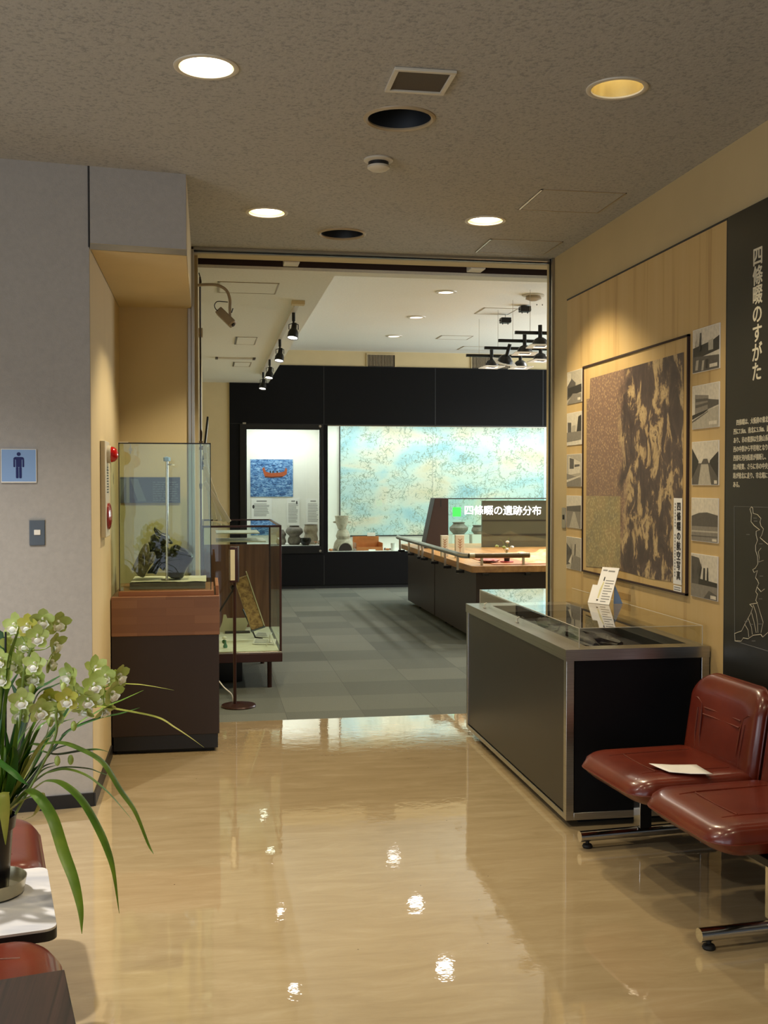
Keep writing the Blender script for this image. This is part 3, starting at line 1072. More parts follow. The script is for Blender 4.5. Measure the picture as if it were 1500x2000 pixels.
SP = [8.75, 10.4, 12.1, 13.5]
SL = ['black track spotlight nearest the opening on the low ceiling', 'second black track spotlight from the opening on the low ceiling',
      'third black track spotlight from the opening on the low ceiling', 'farthest black track spotlight, in front of the black wall']
s0 = spotlight((TX, SP[0], LZ - 0.0225), (-0.15, -0.25, -1))
for i, y in enumerate(SP):
    o = s0 if i == 0 else copy_tree(s0)
    o.location = (TX, y, LZ - 0.0225)
    o.scale = (0.68, 0.68, 0.68)
    tag(o, SL[i], 'spotlight', 'black spotlights on the track')
    spot('track_lamp', (TX - 0.03, y - 0.05, LZ - 0.28), (TX - 0.4, y - 0.7, 0.4), 28, WHITE, 60, 0.4, 0.05)

# ---------------------------------------------------------------- hanging lamps over the model table
BARZ = 2.97
BARS = [(12.0, 2.93), (11.3, 2.96), (10.7, 2.95), (10.1, 2.95)]
BL = ['farthest of the four black lamp bars, lowest in view', 'second farthest of the four black lamp bars', 'second nearest of the four black lamp bars', 'nearest of the four black lamp bars, highest in view']
for (y, x), lab in zip(BARS, BL):
    t = thing('lamp_bar', lab, 'lamp bar', (x, y, BARZ), 0, 'black bars carrying the hanging lamps')
    MB().box(x, x + 1.5, y - 0.016, y + 0.016, BARZ - 0.03, BARZ, M['blackmetal']).build('bar', t)
    for xx in (x + 0.15, x + 1.35):
        MB().tube([(xx, y, BARZ), (xx, y, UZ)], 0.0022, M['alu'], 5).build('suspension_wire', t)


def flange_lamp():
    o = (0, 0, 0)
    t = thing('hanging_lamp', '', 'hanging lamp', o)
    MB().lathe([(0, 0), (0.02, 0), (0.02, -0.13), (0.012, -0.135), (0, -0.135)], o, M['blackmetal'], 14).build('stem', t)
    MB().lathe([(0.0, -0.12), (0.03, -0.122), (0.055, -0.138), (0.074, -0.165), (0.082, -0.2), (0.077, -0.2), (0.06, -0.15), (0, -0.14)], o, M['blackmetal'], 28).build('lamp_shade', t)
    b = MB()
    outer = round_rect(-0.118, 0.118, -0.118, 0.118, 0.008, 7)
    m_ = len(outer)
    vs = [(p[0], p[1], -0.201) for p in outer] + [(0.08 * math.cos(math.atan2(p[1], p[0])), 0.08 * math.sin(math.atan2(p[1], p[0])), -0.201) for p in outer]
    vs += [(p[0], p[1], p[2] - 0.008) for p in vs]
    fs = []
    for j in range(m_):
        k = (j + 1) % m_
        fs += [(j, k, m_ + k, m_ + j), (2 * m_ + j, 3 * m_ + j, 3 * m_ + k, 2 * m_ + k), (j, 2 * m_ + j, 2 * m_ + k, k), (m_ + j, m_ + k, 3 * m_ + k, 3 * m_ + j)]
    b.add(vs, fs, M['white'])
    b.build('flange', t)
    MB().lathe([(0, -0.175), (0.045, -0.175), (0.066, -0.188), (0, -0.19)], o, M['bulbwhite'], 24).build('lamp_face', t)
    return t


HL = [((3.215, 12.0), 'hanging lamp with white square flange at the far left, in front of a wall grille'),
      ((3.554, 12.0), 'hanging lamp with white square flange on the farthest bar, second from the left'),
      ((3.213, 10.7), 'hanging lamp with white square flange in the middle of the cluster'),
      ((3.221, 11.3), 'dark domed hanging lamp left of the middle of the cluster, on a long stem'),
      ((3.572, 11.3), 'hanging lamp with white square flange at the right jamb, lower one'),
      ((3.187, 10.1), 'hanging lamp with white square flange at the right jamb, topmost one')]
h0 = flange_lamp()
for i, ((x, y), lab) in enumerate(HL):
    o = h0 if i == 0 else copy_tree(h0)
    o.location = (x, y - 0.045, BARZ + 0.055)
    tag(o, lab, 'hanging lamp', 'black hanging lamps over the model table')
    if i == 3:
        o.location = (x, y - 0.075, BARZ + 0.02)
        o.rotation_euler = (R(22), R(10), 0)
    else:
        o.rotation_euler = (R(-2), 0, R((8, 0, -6, 0, 5, -4)[i]))
    if i in (0, 2, 4):
        spot('hanging_lamp_light', (x, y - 0.06, BARZ - 0.19), (x, y - 0.2, 0.7), 45, WHITE, 110, 0.5, 0.08)
for i, (px, py, y) in enumerate(((987, 626, 11.6), (1025, 604, 11.0), (1054, 588, 10.9))):
    p = at(px, py, y)
    t = thing('lamp_driver_box', ['black box hanging under the raised ceiling, farthest left of three', 'black box hanging under the raised ceiling, middle of three',
                                  'black box hanging under the raised ceiling, nearest the right jamb'][i], 'driver box', (p.x, y, p.z), 0, 'black boxes under the raised ceiling')
    MB().box(p.x - 0.055, p.x + 0.055, y - 0.05, y + 0.05, p.z - 0.028, p.z + 0.028, M['blackmetal']).build('body', t, 0.004)
    b = MB()
    for s in (-1, 1):
        b.tube([(p.x + s * 0.055, y, p.z), (p.x + s * 0.07, y, p.z)], 0.006, M['blackmetal'], 8)
        b.tube([(p.x + s * 0.03, y, p.z - 0.028), (p.x + s * 0.03, y, p.z - 0.045)], 0.005, M['blackmetal'], 8)
    b.build('knob', t)
    MB().tube([(p.x, y, p.z + 0.028), (p.x, y, UZ)], 0.004, M['alu'], 6).build('hanger_rod', t)
# wall grilles above the black panelling
for i, (x0, x1) in enumerate(((2.265, 2.66), (3.79, 4.36))):
    t = thing('wall_grille', ['dark louvred grille above the black wall, left one', 'dark louvred grille above the black wall behind the hanging lamps'][i], 'grille', ((x0 + x1) / 2, BY, 3.16), 0, 'louvred grilles above the black wall')
    MB().box(x0, x1, BY - 0.006, BY, 3.158, 3.335, M['grille']).build('backing', t)
    b = MB()
    n = int((x1 - x0) / 0.022)
    for k in range(n):
        xx = x0 + 0.012 + k * (x1 - x0 - 0.024) / n
        b.box(xx, xx + 0.008, BY - 0.018, BY - 0.006, 3.165, 3.325, M['beigemetal'])
    b.build('slats', t)
    b = MB().box(x0 - 0.012, x1 + 0.012, BY - 0.02, BY, 3.325, 3.34, M['backcream']).box(x0 - 0.012, x0, BY - 0.02, BY, 3.158, 3.325, M['backcream']).box(x1, x1 + 0.012, BY - 0.02, BY, 3.158, 3.325, M['backcream'])
    b.build('frame', t)

# ================================================================ LEFT: WALL FITTINGS
WR = math.atan(sl)
_d = Vector((math.cos(WR), math.sin(WR), 0))
_n = Vector((math.sin(WR), -math.cos(WR), 0))


def on_grey(x, z, off=0.0):
    """frame on the grey wall, x measured in the room"""
    o = Vector((x, gy + sl * (x - gx), z)) + _n * off
    return frame(o, _d, (0, 0, 1), _n)


# toilet sign
T = on_grey(-0.838, 1.577)
t = thing('toilet_sign', 'square pale blue sign with a navy standing-man pictogram on the grey wall', 'sign', T.translation)
MB().box(-0.076, 0.076, -0.076, 0.076, 0.0005, 0.007, M['signblue'], T).build('plate', t, 0.002)
b = MB()
for q in ((-0.076, 0.076, -0.076, -0.071), (-0.076, 0.076, 0.0735, 0.076), (0.0735, 0.076, -0.071, 0.0735), (-0.076, -0.0735, -0.071, 0.0735)):
    b.box(*q, 0.007, 0.0078, M['white'], T)
b.build('edge', t)
b = MB()
b.disc((0, 0.053), 0.0085, 0.0082, M['signnavy'], 24, T)
body = round_rect(-0.023, 0.023, 0.028, 0.04, [0.01, 0.01, 0.0005, 0.0005], 5)
b.poly([(p[0], p[1], 0.0082) for p in body], M['signnavy'], T)
b.poly([(p[0], p[1], 0.0082) for p in round_rect(-0.0125, 0.0125, -0.005, 0.028, 0.0005, 1)], M['signnavy'], T)
for s in (-1, 1):
    b.poly([(p[0], p[1], 0.0082) for p in round_rect(*sorted((s * 0.023, s * 0.0155)), -0.006, 0.028, 0.003, 4)], M['signnavy'], T)
    b.poly([(p[0], p[1], 0.0082) for p in round_rect(*sorted((s * 0.0125, s * 0.0012)), -0.056, -0.005, 0.004, 4)], M['signnavy'], T)
b.build('pictogram', t, smooth=False)
# light switch
T = on_grey(-0.762, 1.275)
t = thing('light_switch', 'slate blue wall switch plate with a small white button below the toilet sign', 'switch', T.translation)
MB().box(-0.034, 0.034, -0.06, 0.06, 0.0005, 0.007, M['slate'], T).build('plate', t, 0.003)
MB().box(-0.034, 0.034, 0.055, 0.06, 0.0065, 0.0078, M['alu'], T).build('edge', t)
MB().box(-0.014, 0.014, -0.012, 0.012, 0.007, 0.011, M['white'], T).build('button', t, 0.002)

# fire alarm panel on the niche side wall
t = thing('fire_alarm_panel', 'narrow grey fire alarm panel with red lamp and red call button', 'fire alarm', (gx + 0.002, 5.645, 1.47))
X0 = gx + 0.0025
MB().box(X0, X0 + 0.026, 5.53, 5.76, 1.225, 1.712, M['offwhite']).build('box', t, 0.004)
RW = frame((X0 + 0.026, 5.645, 0), (0, 1, 0), (0, 0, 1), (1, 0, 0))
MB().lathe([(0.045, 0.0), (0.045, 0.015), (0.042, 0.018), (0, 0.018)], (0.0, 1.645, 0.0), M['offwhite'], 28, RW).build('lamp_base', t)
MB().lathe([(0.040, 0.016), (0.040, 0.022), (0.036, 0.036), (0.024, 0.048), (0.010, 0.053), (0, 0.054)], (0.0, 1.645, 0.0), M['redlens'], 28, RW).build('indicator_lamp', t)
MB().lathe([(0.068, 0.0), (0.068, 0.008), (0.058, 0.014), (0.03, 0.02), (0, 0.021)], (0.0, 1.33, 0.0), M['redplastic'], 32, RW).build('call_button', t)
b = MB()
for k in range(9):
    b.box(-0.045, 0.045, 1.45 + k * 0.014, 1.456 + k * 0.014, 0.0002, 0.0012, M['baseb'], RW)
b.box(-0.03, 0.03, 1.575, 1.583, 0.0002, 0.0012, M['greyink'], RW)
b.build('sounder_slots', t)

# ================================================================ LEFT: PEDESTAL AND GLASS CASE
PX0, PX1, PY0, PY1 = -0.519, 0.068, 6.045, 6.62
t = thing('display_pedestal', 'brown display pedestal with an oak band in the wall niche', 'pedestal', ((PX0 + PX1) / 2, (PY0 + PY1) / 2, 0))
MB().box(PX0 + 0.006, PX1 - 0.012, PY0 + 0.006, PY1, 0.02, 0.10, M['plinth']).box(PX0 + 0.02, PX1 - 0.03, PY0 + 0.03, PY1 - 0.02, 0.0, 0.02, M['rubber']).build('plinth', t, 0.002)
MB().box(PX0, PX1 - 0.004, PY0, PY1, 0.10, 0.655, M['brown']).build('body', t, 0.002)
MB().box(PX0 - 0.001, PX1, PY0 - 0.002, PY1, 0.655, 0.872, M['staves']).build('oak_band', t, 0.003)
b = MB().box(PX0 + 0.035, PX1 - 0.03, PY0 + 0.04, PY1 - 0.02, 0.872, 0.899, M['oak']).box(PX1 - 0.022, PX1 - 0.004, PY0 + 0.05, PY1 - 0.02, 0.872, 0.925, M['oak'])
b.build('top_step', t, 0.002)
GX0, GX1, GY0, GY1, GZ0, GZ1 = -0.478, 0.021, 6.10, 6.585, 0.9, 1.716
t = thing('glass_case', 'tall glass case with black edges standing on the oak and brown pedestal', 'display case', ((GX0 + GX1) / 2, (GY0 + GY1) / 2, GZ0))
b = MB()
b.box(GX0, GX1, GY0, GY0 + 0.005, GZ0, GZ1, M['greenglass'])
b.build('front_pane', t)
MB().box(GX0, GX1, GY1 - 0.005, GY1, GZ0, GZ1, M['greenglass']).build('rear_pane', t)
MB().box(GX0, GX0 + 0.005, GY0 + 0.006, GY1 - 0.006, GZ0, GZ1, M['greenglass']).build('side_pane', t)
MB().box(GX1 - 0.005, GX1, GY0 + 0.006, GY1 - 0.006, GZ0, GZ1, M['greenglass']).build('side_pane', t)
MB().box(GX0, GX1, GY0, GY1, GZ1 + 0.0005, GZ1 + 0.006, M['greenglass']).build('top_pane', t)
b = MB()
e = 0.0045
for (x, y) in ((GX0, GY0), (GX1, GY0)):
    b.box(x - e / 2, x + e / 2, y - e / 2, y + e / 2, GZ0, GZ1 + 0.007, M['baseb'])
b.box(GX0, GX1, GY0 - e / 2, GY0 + e / 2, GZ1 + 0.0, GZ1 + 0.007, M['baseb'])
b.box(GX1 - e / 2, GX1 + e / 2, GY0, GY1, GZ1, GZ1 + 0.007, M['baseb'])
b.build('black_edge', t)
b = MB().box(GX0 - 0.003, GX0 + 0.05, GY0 - 0.005, GY0 + 0.03, GZ1 + 0.006, GZ1 + 0.011, M['offwhite'])
b.box(GX0 + 0.05, GX0 + 0.056, GY0 + 0.14, GY0 + 0.16, GZ1 - 0.05, GZ1, M['alu']).box(GX0 + 0.045, GX0 + 0.062, GY0 + 0.13, GY0 + 0.17, GZ1 - 0.035, GZ1 - 0.02, M['alu'])
b.box(GX0 + 0.004, GX0 + 0.02, GY0 + 0.006, GY0 + 0.02, GZ0 + 0.001, GZ0 + 0.02, M['alu'])
b.build('corner_clip', t)
# rod and blue cap shaped after lights reflected in a glass edge
YR = 6.195
p = at(326, 1141, YR)
b_ = at(326, 897, YR)
t = thing('reflection_rod', 'pale rod with a blue cap, standing in for lights reflected in a glass edge', 'rod', (p.x, YR, 0.955))
MB().tube([(p.x, YR, 0.951), (b_.x, YR, b_.z - 0.01)], 0.0075, M['chrome'], 12).build('rod', t)
MB().lathe([(0, 0.0), (0.02, 0.004), (0.02, 0.024), (0, 0.03)], (b_.x, YR, b_.z - 0.014), M['signblue'], 6).build('cap', t)
MB().lathe([(0, 0), (0.012, 0), (0.012, 0.006), (0, 0.008)], (b_.x + 0.03, YR, b_.z - 0.035), M['white'], 10).tube([(b_.x + 0.007, YR, b_.z - 0.03), (b_.x + 0.03, YR, b_.z - 0.03)], 0.004, M['chrome'], 6).build('side_glint', t)
# cloth covered riser
t = thing('display_riser', 'grey riser board draped with ivory cloth under the blackened relic', 'riser', (-0.22, 6.34, 0.899))
MB().box(-0.43, -0.01, 6.18, 6.56, 0.8995, 0.938, M['greycloth']).build('board', t, 0.002)
b = MB()
n = 14
vs, fs = [], []
for i in range(n + 1):
    for j in range(n + 1):
        x = -0.425 + 0.42 * i / n
        y = 6.175 + 0.39 * j / n
        z = 0.9425 + 0.004 * noise.noise(Vector((x * 14, y * 14, 3)))
        vs.append((x, y, z))
for i in range(n):
    for j in range(n):
        fs.append((i * (n + 1) + j, (i + 1) * (n + 1) + j, (i + 1) * (n + 1) + j + 1, i * (n + 1) + j + 1))
b.add(vs, fs, M['ivory'])
b.build('cloth', t)
# dark panel standing in for a reflection in the case glass
t = thing('case_reflection', 'dark navy panel behind the glass case, standing in for a reflection in its glass', 'print', (-0.32, 6.778, 1.48))
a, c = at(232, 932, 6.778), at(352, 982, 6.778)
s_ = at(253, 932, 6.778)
MB().box(s_.x, c.x, 6.770, 6.7795, c.z, a.z, M['navyreflect']).build('print', t)
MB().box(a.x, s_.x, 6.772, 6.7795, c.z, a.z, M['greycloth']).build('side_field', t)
b = MB()
rnd = random.Random(4)
for k in range(9):
    zz = c.z + 0.012 + k * 0.014
    x = s_.x + 0.14
    while x < c.x - 0.02:
        wd = rnd.uniform(0.008, 0.03)
        b.box(x, min(x + wd, c.x - 0.012), 6.7692, 6.7699, zz, zz + 0.006, M['slate'])
        x += wd + rnd.uniform(0.004, 0.012)
b.poly([(s_.x + 0.005, 6.7695, a.z - 0.01), (s_.x + 0.05, 6.7695, a.z - 0.01), (s_.x + 0.10, 6.7695, c.z + 0.01), (s_.x + 0.05, 6.7695, c.z + 0.01)], M['slate'])
b.build('reflection_lines', t)


def carved(px, y, depth, m, bulge=0.85, rough=0.006, seed=1, sub=2, twist=0.0):
    """rounded carved piece: outline in the photo plane at depth y, real thickness and noise"""
    pts = [at(a_, b_, y) + Vector((0, 0, 0.018)) for a_, b_ in px]
    o = [(p.x, p.z) for p in smooth_path([(q.x, 0, q.z) for q in pts] + [(pts[0].x, 0, pts[0].z)], 9)][:-1]
    h = depth / 2
    lay = [(0.08, -h * 1.02), (0.2, -h), (0.32, -h), (0.44, -h * .99), (0.56, -h * 0.98), (0.66, -h * 0.95), (0.76, -h * 0.91), (bulge, -h * 0.82), (0.96, -h * 0.5), (1.0, 0), (0.96, h * 0.5), (bulge, h * 0.82), (0.6, h * 0.97), (0.25, h)]

    def fn(q):
        v = Vector((q[0], y + q[2] + twist * (q[0] - o[0][0]), q[1]))
        d = noise.fractal(v * 26 + Vector((seed * 5, 0, 0)), 1.0, 2.0, 5) + 0.8 * noise.fractal(Vector((v.x * 16, v.y * 16, v.z * 70 + v.x * 40 + seed)), 1.0, 2.0, 3)
        return v + Vector((0.3 * d, d, 0.3 * d)) * rough
    return MB().layers([(p[0], p[1]) for p in o], lay, m, None, fn)


zc = lambda L: [(230 + a_ / 7.895, 1020 + b_ / 7.895) for a_, b_ in L]
t = thing('carved_relic', 'blackened carved wooden relic in pieces, resting on the ivory cloth in the glass case', 'relic', (-0.25, 6.33, 0.945))
carved(zc([(215, 770), (300, 590), (380, 430), (440, 370), (480, 430), (490, 500), (570, 510), (575, 640), (500, 720), (440, 830), (400, 898), (330, 880)]), 6.30, 0.075, M['rough_shell'], 0.93, 0.007, 2).build('bark_slab', t)
carved(zc([(470, 350), (620, 360), (740, 430), (800, 480), (780, 640), (720, 800), (650, 750), (600, 850), (540, 840), (450, 830), (560, 660), (500, 520)]), 6.36, 0.12, M['black_lacquer'], 0.9, 0.008, 5).build('saddle_arch', t)
carved(zc([(510, 260), (560, 240), (620, 300), (740, 400), (760, 480), (700, 460), (560, 400), (505, 350)]), 6.33, 0.09, M['black_lacquer'], 0.85, 0.01, 7).build('arch_rim', t)
carved(zc([(552, 140), (572, 132), (680, 205), (780, 235), (805, 300), (850, 350), (835, 385), (790, 370), (770, 385), (690, 370), (640, 300), (590, 240), (553, 170)]), 6.31, 0.06, M['black_lacquer'], 0.85, 0.008, 9).build('horn', t)
carved(zc([(780, 520), (830, 420), (900, 440), (1000, 440), (1110, 490), (1165, 570), (1140, 650), (1060, 790), (1000, 905), (880, 920), (770, 870), (735, 700)]), 6.30, 0.15, M['black_lacquer'], 0.88, 0.006, 11).build('curved_shell', t)
carved(zc([(830, 470), (870, 400), (960, 410), (1080, 500), (1085, 545), (1010, 530), (900, 480)]), 6.22, 0.04, M['black_lacquer'], 0.85, 0.006, 13).build('shell_rim', t)

# ================================================================ LEFT: INNER ROOM EDGE
# security camera on a bent arm from the jamb
t = thing('security_camera', 'beige security camera on a curved arm beside the left jamb', 'security camera', (-0.06, 6.95, 2.76))
yc = 6.95
P = [at(x, y, yc) for x, y in ((379, 557), (400, 556), (424, 557), (442, 567), (449, 585), (449, 600), (449, 607))]
P[0] = Vector((-0.05, yc, P[0].z))
MB().tube(smooth_path(P, 6), 0.0095, M['beigemetal'], 12).build('arm', t)
P = [at(x, y, yc) for x, y in ((445, 590), (435, 589), (424, 589), (419, 596), (421, 603), (425, 607))]
MB().tube(smooth_path(P, 5), 0.003, M['blackmetal'], 6).build('cable', t)
a, c = at(428, 606, yc), at(455, 635, yc)
ax = (c - a).normalized() + Vector((0, -0.45, 0))
Tm = frame((a + c) / 2, *(lambda z, x: (x, z.cross(x), z))(ax.normalized(), ax.cross(Vector((0, 1, 0))).normalized()))
L = (c - a).length
MB().box(-0.026, 0.026, -0.024, 0.024, -L / 2 - 0.01, L / 2 + 0.005, M['beigemetal'], Tm).build('housing', t, 0.006)
MB().lathe([(0, 0), (0.012, 0), (0.013, 0.008), (0, 0.009)], (0, 0, L / 2 + 0.005), M['blackmetal'], 16, Tm).build('lens', t)
p = at(449, 608, yc)
MB().box(p.x - 0.008, p.x + 0.008, yc - 0.012, yc + 0.012, p.z - 0.03, p.z + 0.012, M['beigemetal']).tube([p + Vector((0.01, 0, -0.01)), p + Vector((0.02, 0, 0.02))], 0.004, M['blackmetal'], 6).build('bracket', t, 0.002)
# conduit and pull cords on the inner left wall
t = thing('wall_conduit', 'thin dark conduit running down the inner left wall with small junction boxes', 'conduit', (LX + 0.01, 7.3, 1.5))
MB().tube([(LX + 0.012, 7.3, 0.02), (LX + 0.012, 7.3, LZ - 0.03)], 0.006, M['brownmetal'], 8).build('pipe', t)
b = MB()
for z in (2.47, 1.72):
    b.box(LX + 0.001, LX + 0.028, 7.275, 7.325, z, z + 0.06, M['beigemetal'])
b.build('junction_box', t, 0.003)
t = thing('pull_cord', 'dark pull cord hanging beside the conduit inside the left jamb', 'cord', (LX + 0.02, 7.12, 2.8))
MB().tube(smooth_path([(LX + 0.006, 7.1, 2.86), (LX + 0.02, 7.1, 2.80), (LX + 0.012, 7.1, 2.74), (LX + 0.016, 7.1, 2.3), (LX + 0.010, 7.1, 1.9), (LX + 0.02, 7.1, 1.82), (LX + 0.012, 7.1, 1.70), (LX + 0.012, 7.1, 1.5)], 6), 0.0035, M['ink'], 6).build('cord', t)
MB().lathe([(0, 0), (0.008, 0.002), (0.01, 0.03), (0.003, 0.045), (0, 0.045)], (LX + 0.012, 7.1, 1.46), M['ink'], 10).build('pull', t)
# black framed panel leaning from the wall
t = thing('wall_frame', 'black-framed panel tilted off the inner left wall, seen edge-on', 'picture frame', (LX + 0.03, 9.6, 1.75))
A, B = Vector((LX + 0.006, 9.2, 1.62)), Vector((LX + 0.055, 9.2, 2.06))
zz = (B - A).normalized()
Tm = frame(A, (0, 1, 0), tuple(zz), tuple(Vector((0, 1, 0)).cross(zz)))
MB().box(0, 0.8, 0, (B - A).length, -0.002, 0.014, M['blackmetal'], Tm).build('frame', t, 0.003)
MB().box(0.03, 0.77, 0.03, (B - A).length - 0.03, 0.014, 0.016, M['white'], Tm).build('picture', t)

# low glass showcase in the inner room
SX0, SX1, SY0, SY1 = -0.04, 0.53, 7.75, 9.1
STZ = 1.182
t = thing('glass_showcase', 'low glass showcase with a red-brown wooden back and brown metal frame', 'showcase', (0.25, 8.4, 0))
MB().box(SX0, SX1 + 0.004, SY0 - 0.004, SY1, 0.21, 0.272, M['brownmetal']).box(SX0, SX1, SY0, SY1, 0.272, 0.285, M['alu']).build('tray', t, 0.003)
MB().box(SX0 + 0.02, SX1 - 0.02, SY0 + 0.015, SY1 - 0.03, 0.285, 0.289, M['ivory']).build('tray_lining', t)
b = MB()
for (x, y) in ((SX1 - 0.016, SY0), (SX0, SY0), (SX1 - 0.016, SY1 - 0.016), (SX0, SY1 - 0.016)):
    b.box(x, x + 0.016, y, y + 0.016, 0.285, STZ, M['brownmetal'])
b.box(SX0, SX1, SY0, SY0 + 0.016, STZ - 0.001, STZ + 0.014, M['brownmetal']).box(SX0, SX1, SY1 - 0.016, SY1, STZ - 0.001, STZ + 0.014, M['brownmetal'])
b.box(SX1 - 0.016, SX1, SY0 + 0.016, SY1 - 0.016, STZ - 0.001, STZ + 0.014, M['brownmetal']).box(SX0, SX0 + 0.016, SY0 + 0.016, SY1 - 0.016, STZ - 0.001, STZ + 0.014, M['brownmetal'])
b.build('case_frame', t, 0.002)
MB().box(SX0 + 0.016, SX1 - 0.016, SY1 - 0.03, SY1 - 0.012, 0.289, 0.985, M['redwood']).build('wooden_back', t)
MB().box(SX0 + 0.016, SX1 - 0.016, SY0 + 0.004, SY0 + 0.009, 0.289, STZ - 0.001, M['glass']).build('front_pane', t)
MB().box(SX1 - 0.009, SX1 - 0.004, SY0 + 0.016, SY1 - 0.016, 0.289, STZ - 0.001, M['glass']).build('side_pane', t)
MB().box(SX0 + 0.016, SX1 - 0.016, SY0 + 0.016, SY1 - 0.016, STZ + 0.002, STZ + 0.008, M['glass']).build('top_pane', t)
for (x, y) in ((0.45, 7.9), (0.02, 7.9), (0.45, 8.95), (0.02, 8.95)):
    MB().tube([(x, y, 0), (x, y, 0.211)], 0.017, M['brownmetal'], 14).build('leg', t)
b = MB()
t2 = thing('storage_box', 'black box standing on the carpet under the low glass showcase', 'box', (0.1, 8.3, 0))
MB().box(0.0, 0.26, 8.15, 8.6, 0.003, 0.19, M['plinth']).build('body', t2, 0.004)
MB().box(-0.004, 0.264, 8.146, 8.604, 0.19, 0.205, M['plinth']).build('lid', t2, 0.003)
# shelf strips inside, near the top
for i, z in enumerate((1.035, 1.10)):
    o = MB().box(0.07 + 0.0 * i, 0.46 - 0.05 * i, 8.5, 9.0, z, z + 0.009, M['white']).build('glass_shelf', t, 0.002)
# exhibits
t = thing('bark_board', 'long bark-covered wooden slab leaning on a stand inside the low showcase', 'wooden slab', (0.33, 8.3, 0.29))
A, B = at(470, 1128, 8.30), at(503, 1226, 8.30)
d = (B - A)
xa = d.cross(Vector((0, 1, 0))).normalized()
Tm = frame(A, xa, (0, 1, 0), d.normalized())
if xa.x < 0:
    Tm = frame(A, -xa, (0, -1, 0), d.normalized())
MB().layers(round_rect(-0.05, 0.05, -0.03, 0.03, 0.012, 3), [(0.92, 0.0), (1, 0.008), (1, d.length * .35), (1.02, d.length * .7), (1, d.length - 0.01), (0.9, d.length)], M['bark'], Tm).build('slab', t)
MB().box(-0.052, 0.056, 0.031, 0.036, 0.0, d.length - 0.01, M['ivory'], Tm).box(0.051, 0.058, -0.03, 0.03, -0.03, d.length, M['ivory'], Tm).build('mount', t)
b = MB()
p0, p1 = at(474, 1190, 8.42), at(499, 1250, 8.42)
b.tube([p0, Vector((p1.x, 8.42, 0.291))], 0.006, M['blackmetal'], 8).tube([(p1.x, 8.42, 0.293), (p1.x + 0.05, 8.36, 0.293)], 0.006, M['blackmetal'], 8)
b.build('stand', t)
MB().box(-0.058, 0.058, -0.035, 0.035, d.length + 0.001, d.length + 0.012, M['slate'], Tm).build('ledge', t)
b = at(455, 1150, 8.75)
t = thing('folded_board', 'pale folded card standing behind the bark slab in the showcase', 'card', (0.25, 8.8, 0.29))
MB().prism([(0.09, 0.2895), (0.30, 0.2895), (0.33, 0.36), (0.31, 0.40), (0.16, 0.40), (0.15, 0.43), (0.13, 0.43), (0.12, 0.37)], -0.012, 0.0, M['ivory'], facing_viewer(0, 8.8, 0)).build('card', t)
MB().box(0.14, 0.34, 8.70, 8.78, 0.2895, 0.30, M['ink']).build('foot', t)
for i, (x0, x1, y, lab) in enumerate(((0.33, 0.50, 8.05, 'white caption strip lying on the showcase lining, nearest the front'), (0.35, 0.48, 8.42, 'white caption strip tilted at the right end of the showcase'))):
    t = thing('caption_strip', lab, 'caption', ((x0 + x1) / 2, y, 0.29), 0, 'white caption strips in the low showcase')
    Tm = Matrix.Translation(((x0 + x1) / 2, y, 0.293)) @ Matrix.Rotation(R(-14 if i == 0 else -30), 4, 'Z') @ Matrix.Rotation(R(24), 4, 'X')
    hw = (x1 - x0) / 2
    MB().box(-hw, hw, -0.0, 0.07, 0.0, 0.006, M['white'], Tm).build('card', t, 0.001)
    b = MB()
    for k in range(3):
        b.box(-hw * 0.85, hw * (0.7 - 0.2 * k), 0.012 + k * 0.018, 0.020 + k * 0.018, 0.0061, 0.0066, M['greyink'], Tm)
    b.build('text_line', t)
t = thing('wire_easel', 'small clear wire easel at the showcase front corner', 'easel', (0.46, 7.98, 0.29))
b = MB().tube([(0.43, 7.98, 0.291), (0.46, 8.02, 0.37), (0.49, 7.98, 0.291)], 0.003, M['offwhite'], 6).tube([(0.46, 8.02, 0.37), (0.46, 8.06, 0.291)], 0.003, M['offwhite'], 6)
b.build('wire', t)
p = at(440, 1262, 7.95)
t = thing('flower_vial', 'tiny green glass vial holding a white blossom in the low showcase', 'vial', (p.x, 7.95, 0.29))
MB().lathe([(0, 0), (0.014, 0), (0.017, 0.012), (0.008, 0.035), (0.007, 0.05), (0.01, 0.055)], (p.x, 7.95, 0.2895), M['grn'], 14).build('vial', t)
MB().ball((p.x - 0.006, 7.95, 0.365), (0.016, 0.016, 0.012), M['lip'], 8, None, 0.3, 3).build('blossom', t)
MB().tube([(p.x, 7.95, 0.335), (p.x - 0.004, 7.95, 0.36)], 0.002, M['stem'], 5).ball((p.x - 0.012, 7.95, 0.335), (0.012, 0.01, 0.016), M['leaf_dark'], 8).build('stem', t)
# pale boards leaning over the showcase
for i, (xb, yb, zt, lab) in enumerate(((0.155, 8.15, 1.50, 'pale board leaning on the wall above the showcase, lowest at the right'), (0.12, 8.35, 1.62, 'pale board leaning on the wall above the showcase, second from the right'),
                                      (0.085, 8.55, 1.68, 'pale board leaning on the wall above the showcase, middle one'), (0.05, 8.75, 1.74, 'pale board leaning on the wall above the showcase, second from the left'),
                                      (0.02, 8.95, 1.80, 'pale board leaning on the wall above the showcase, steepest at the left'))):
    A = Vector((xb, yb, STZ + 0.0155))
    B = Vector((LX + 0.02, yb, zt))
    d = B - A
    t = MB().box(0, 0.03, 0, 0.12, 0, d.length, M['ivory'] if i % 2 else M['white'], frame(A, Vector((0, 1, 0)).cross(d).normalized(), (0, 1, 0), d.normalized())).build('leaning_board', None, 0.002, origin=A)
    tag(t, lab, 'board', 'pale boards leaning above the showcase')
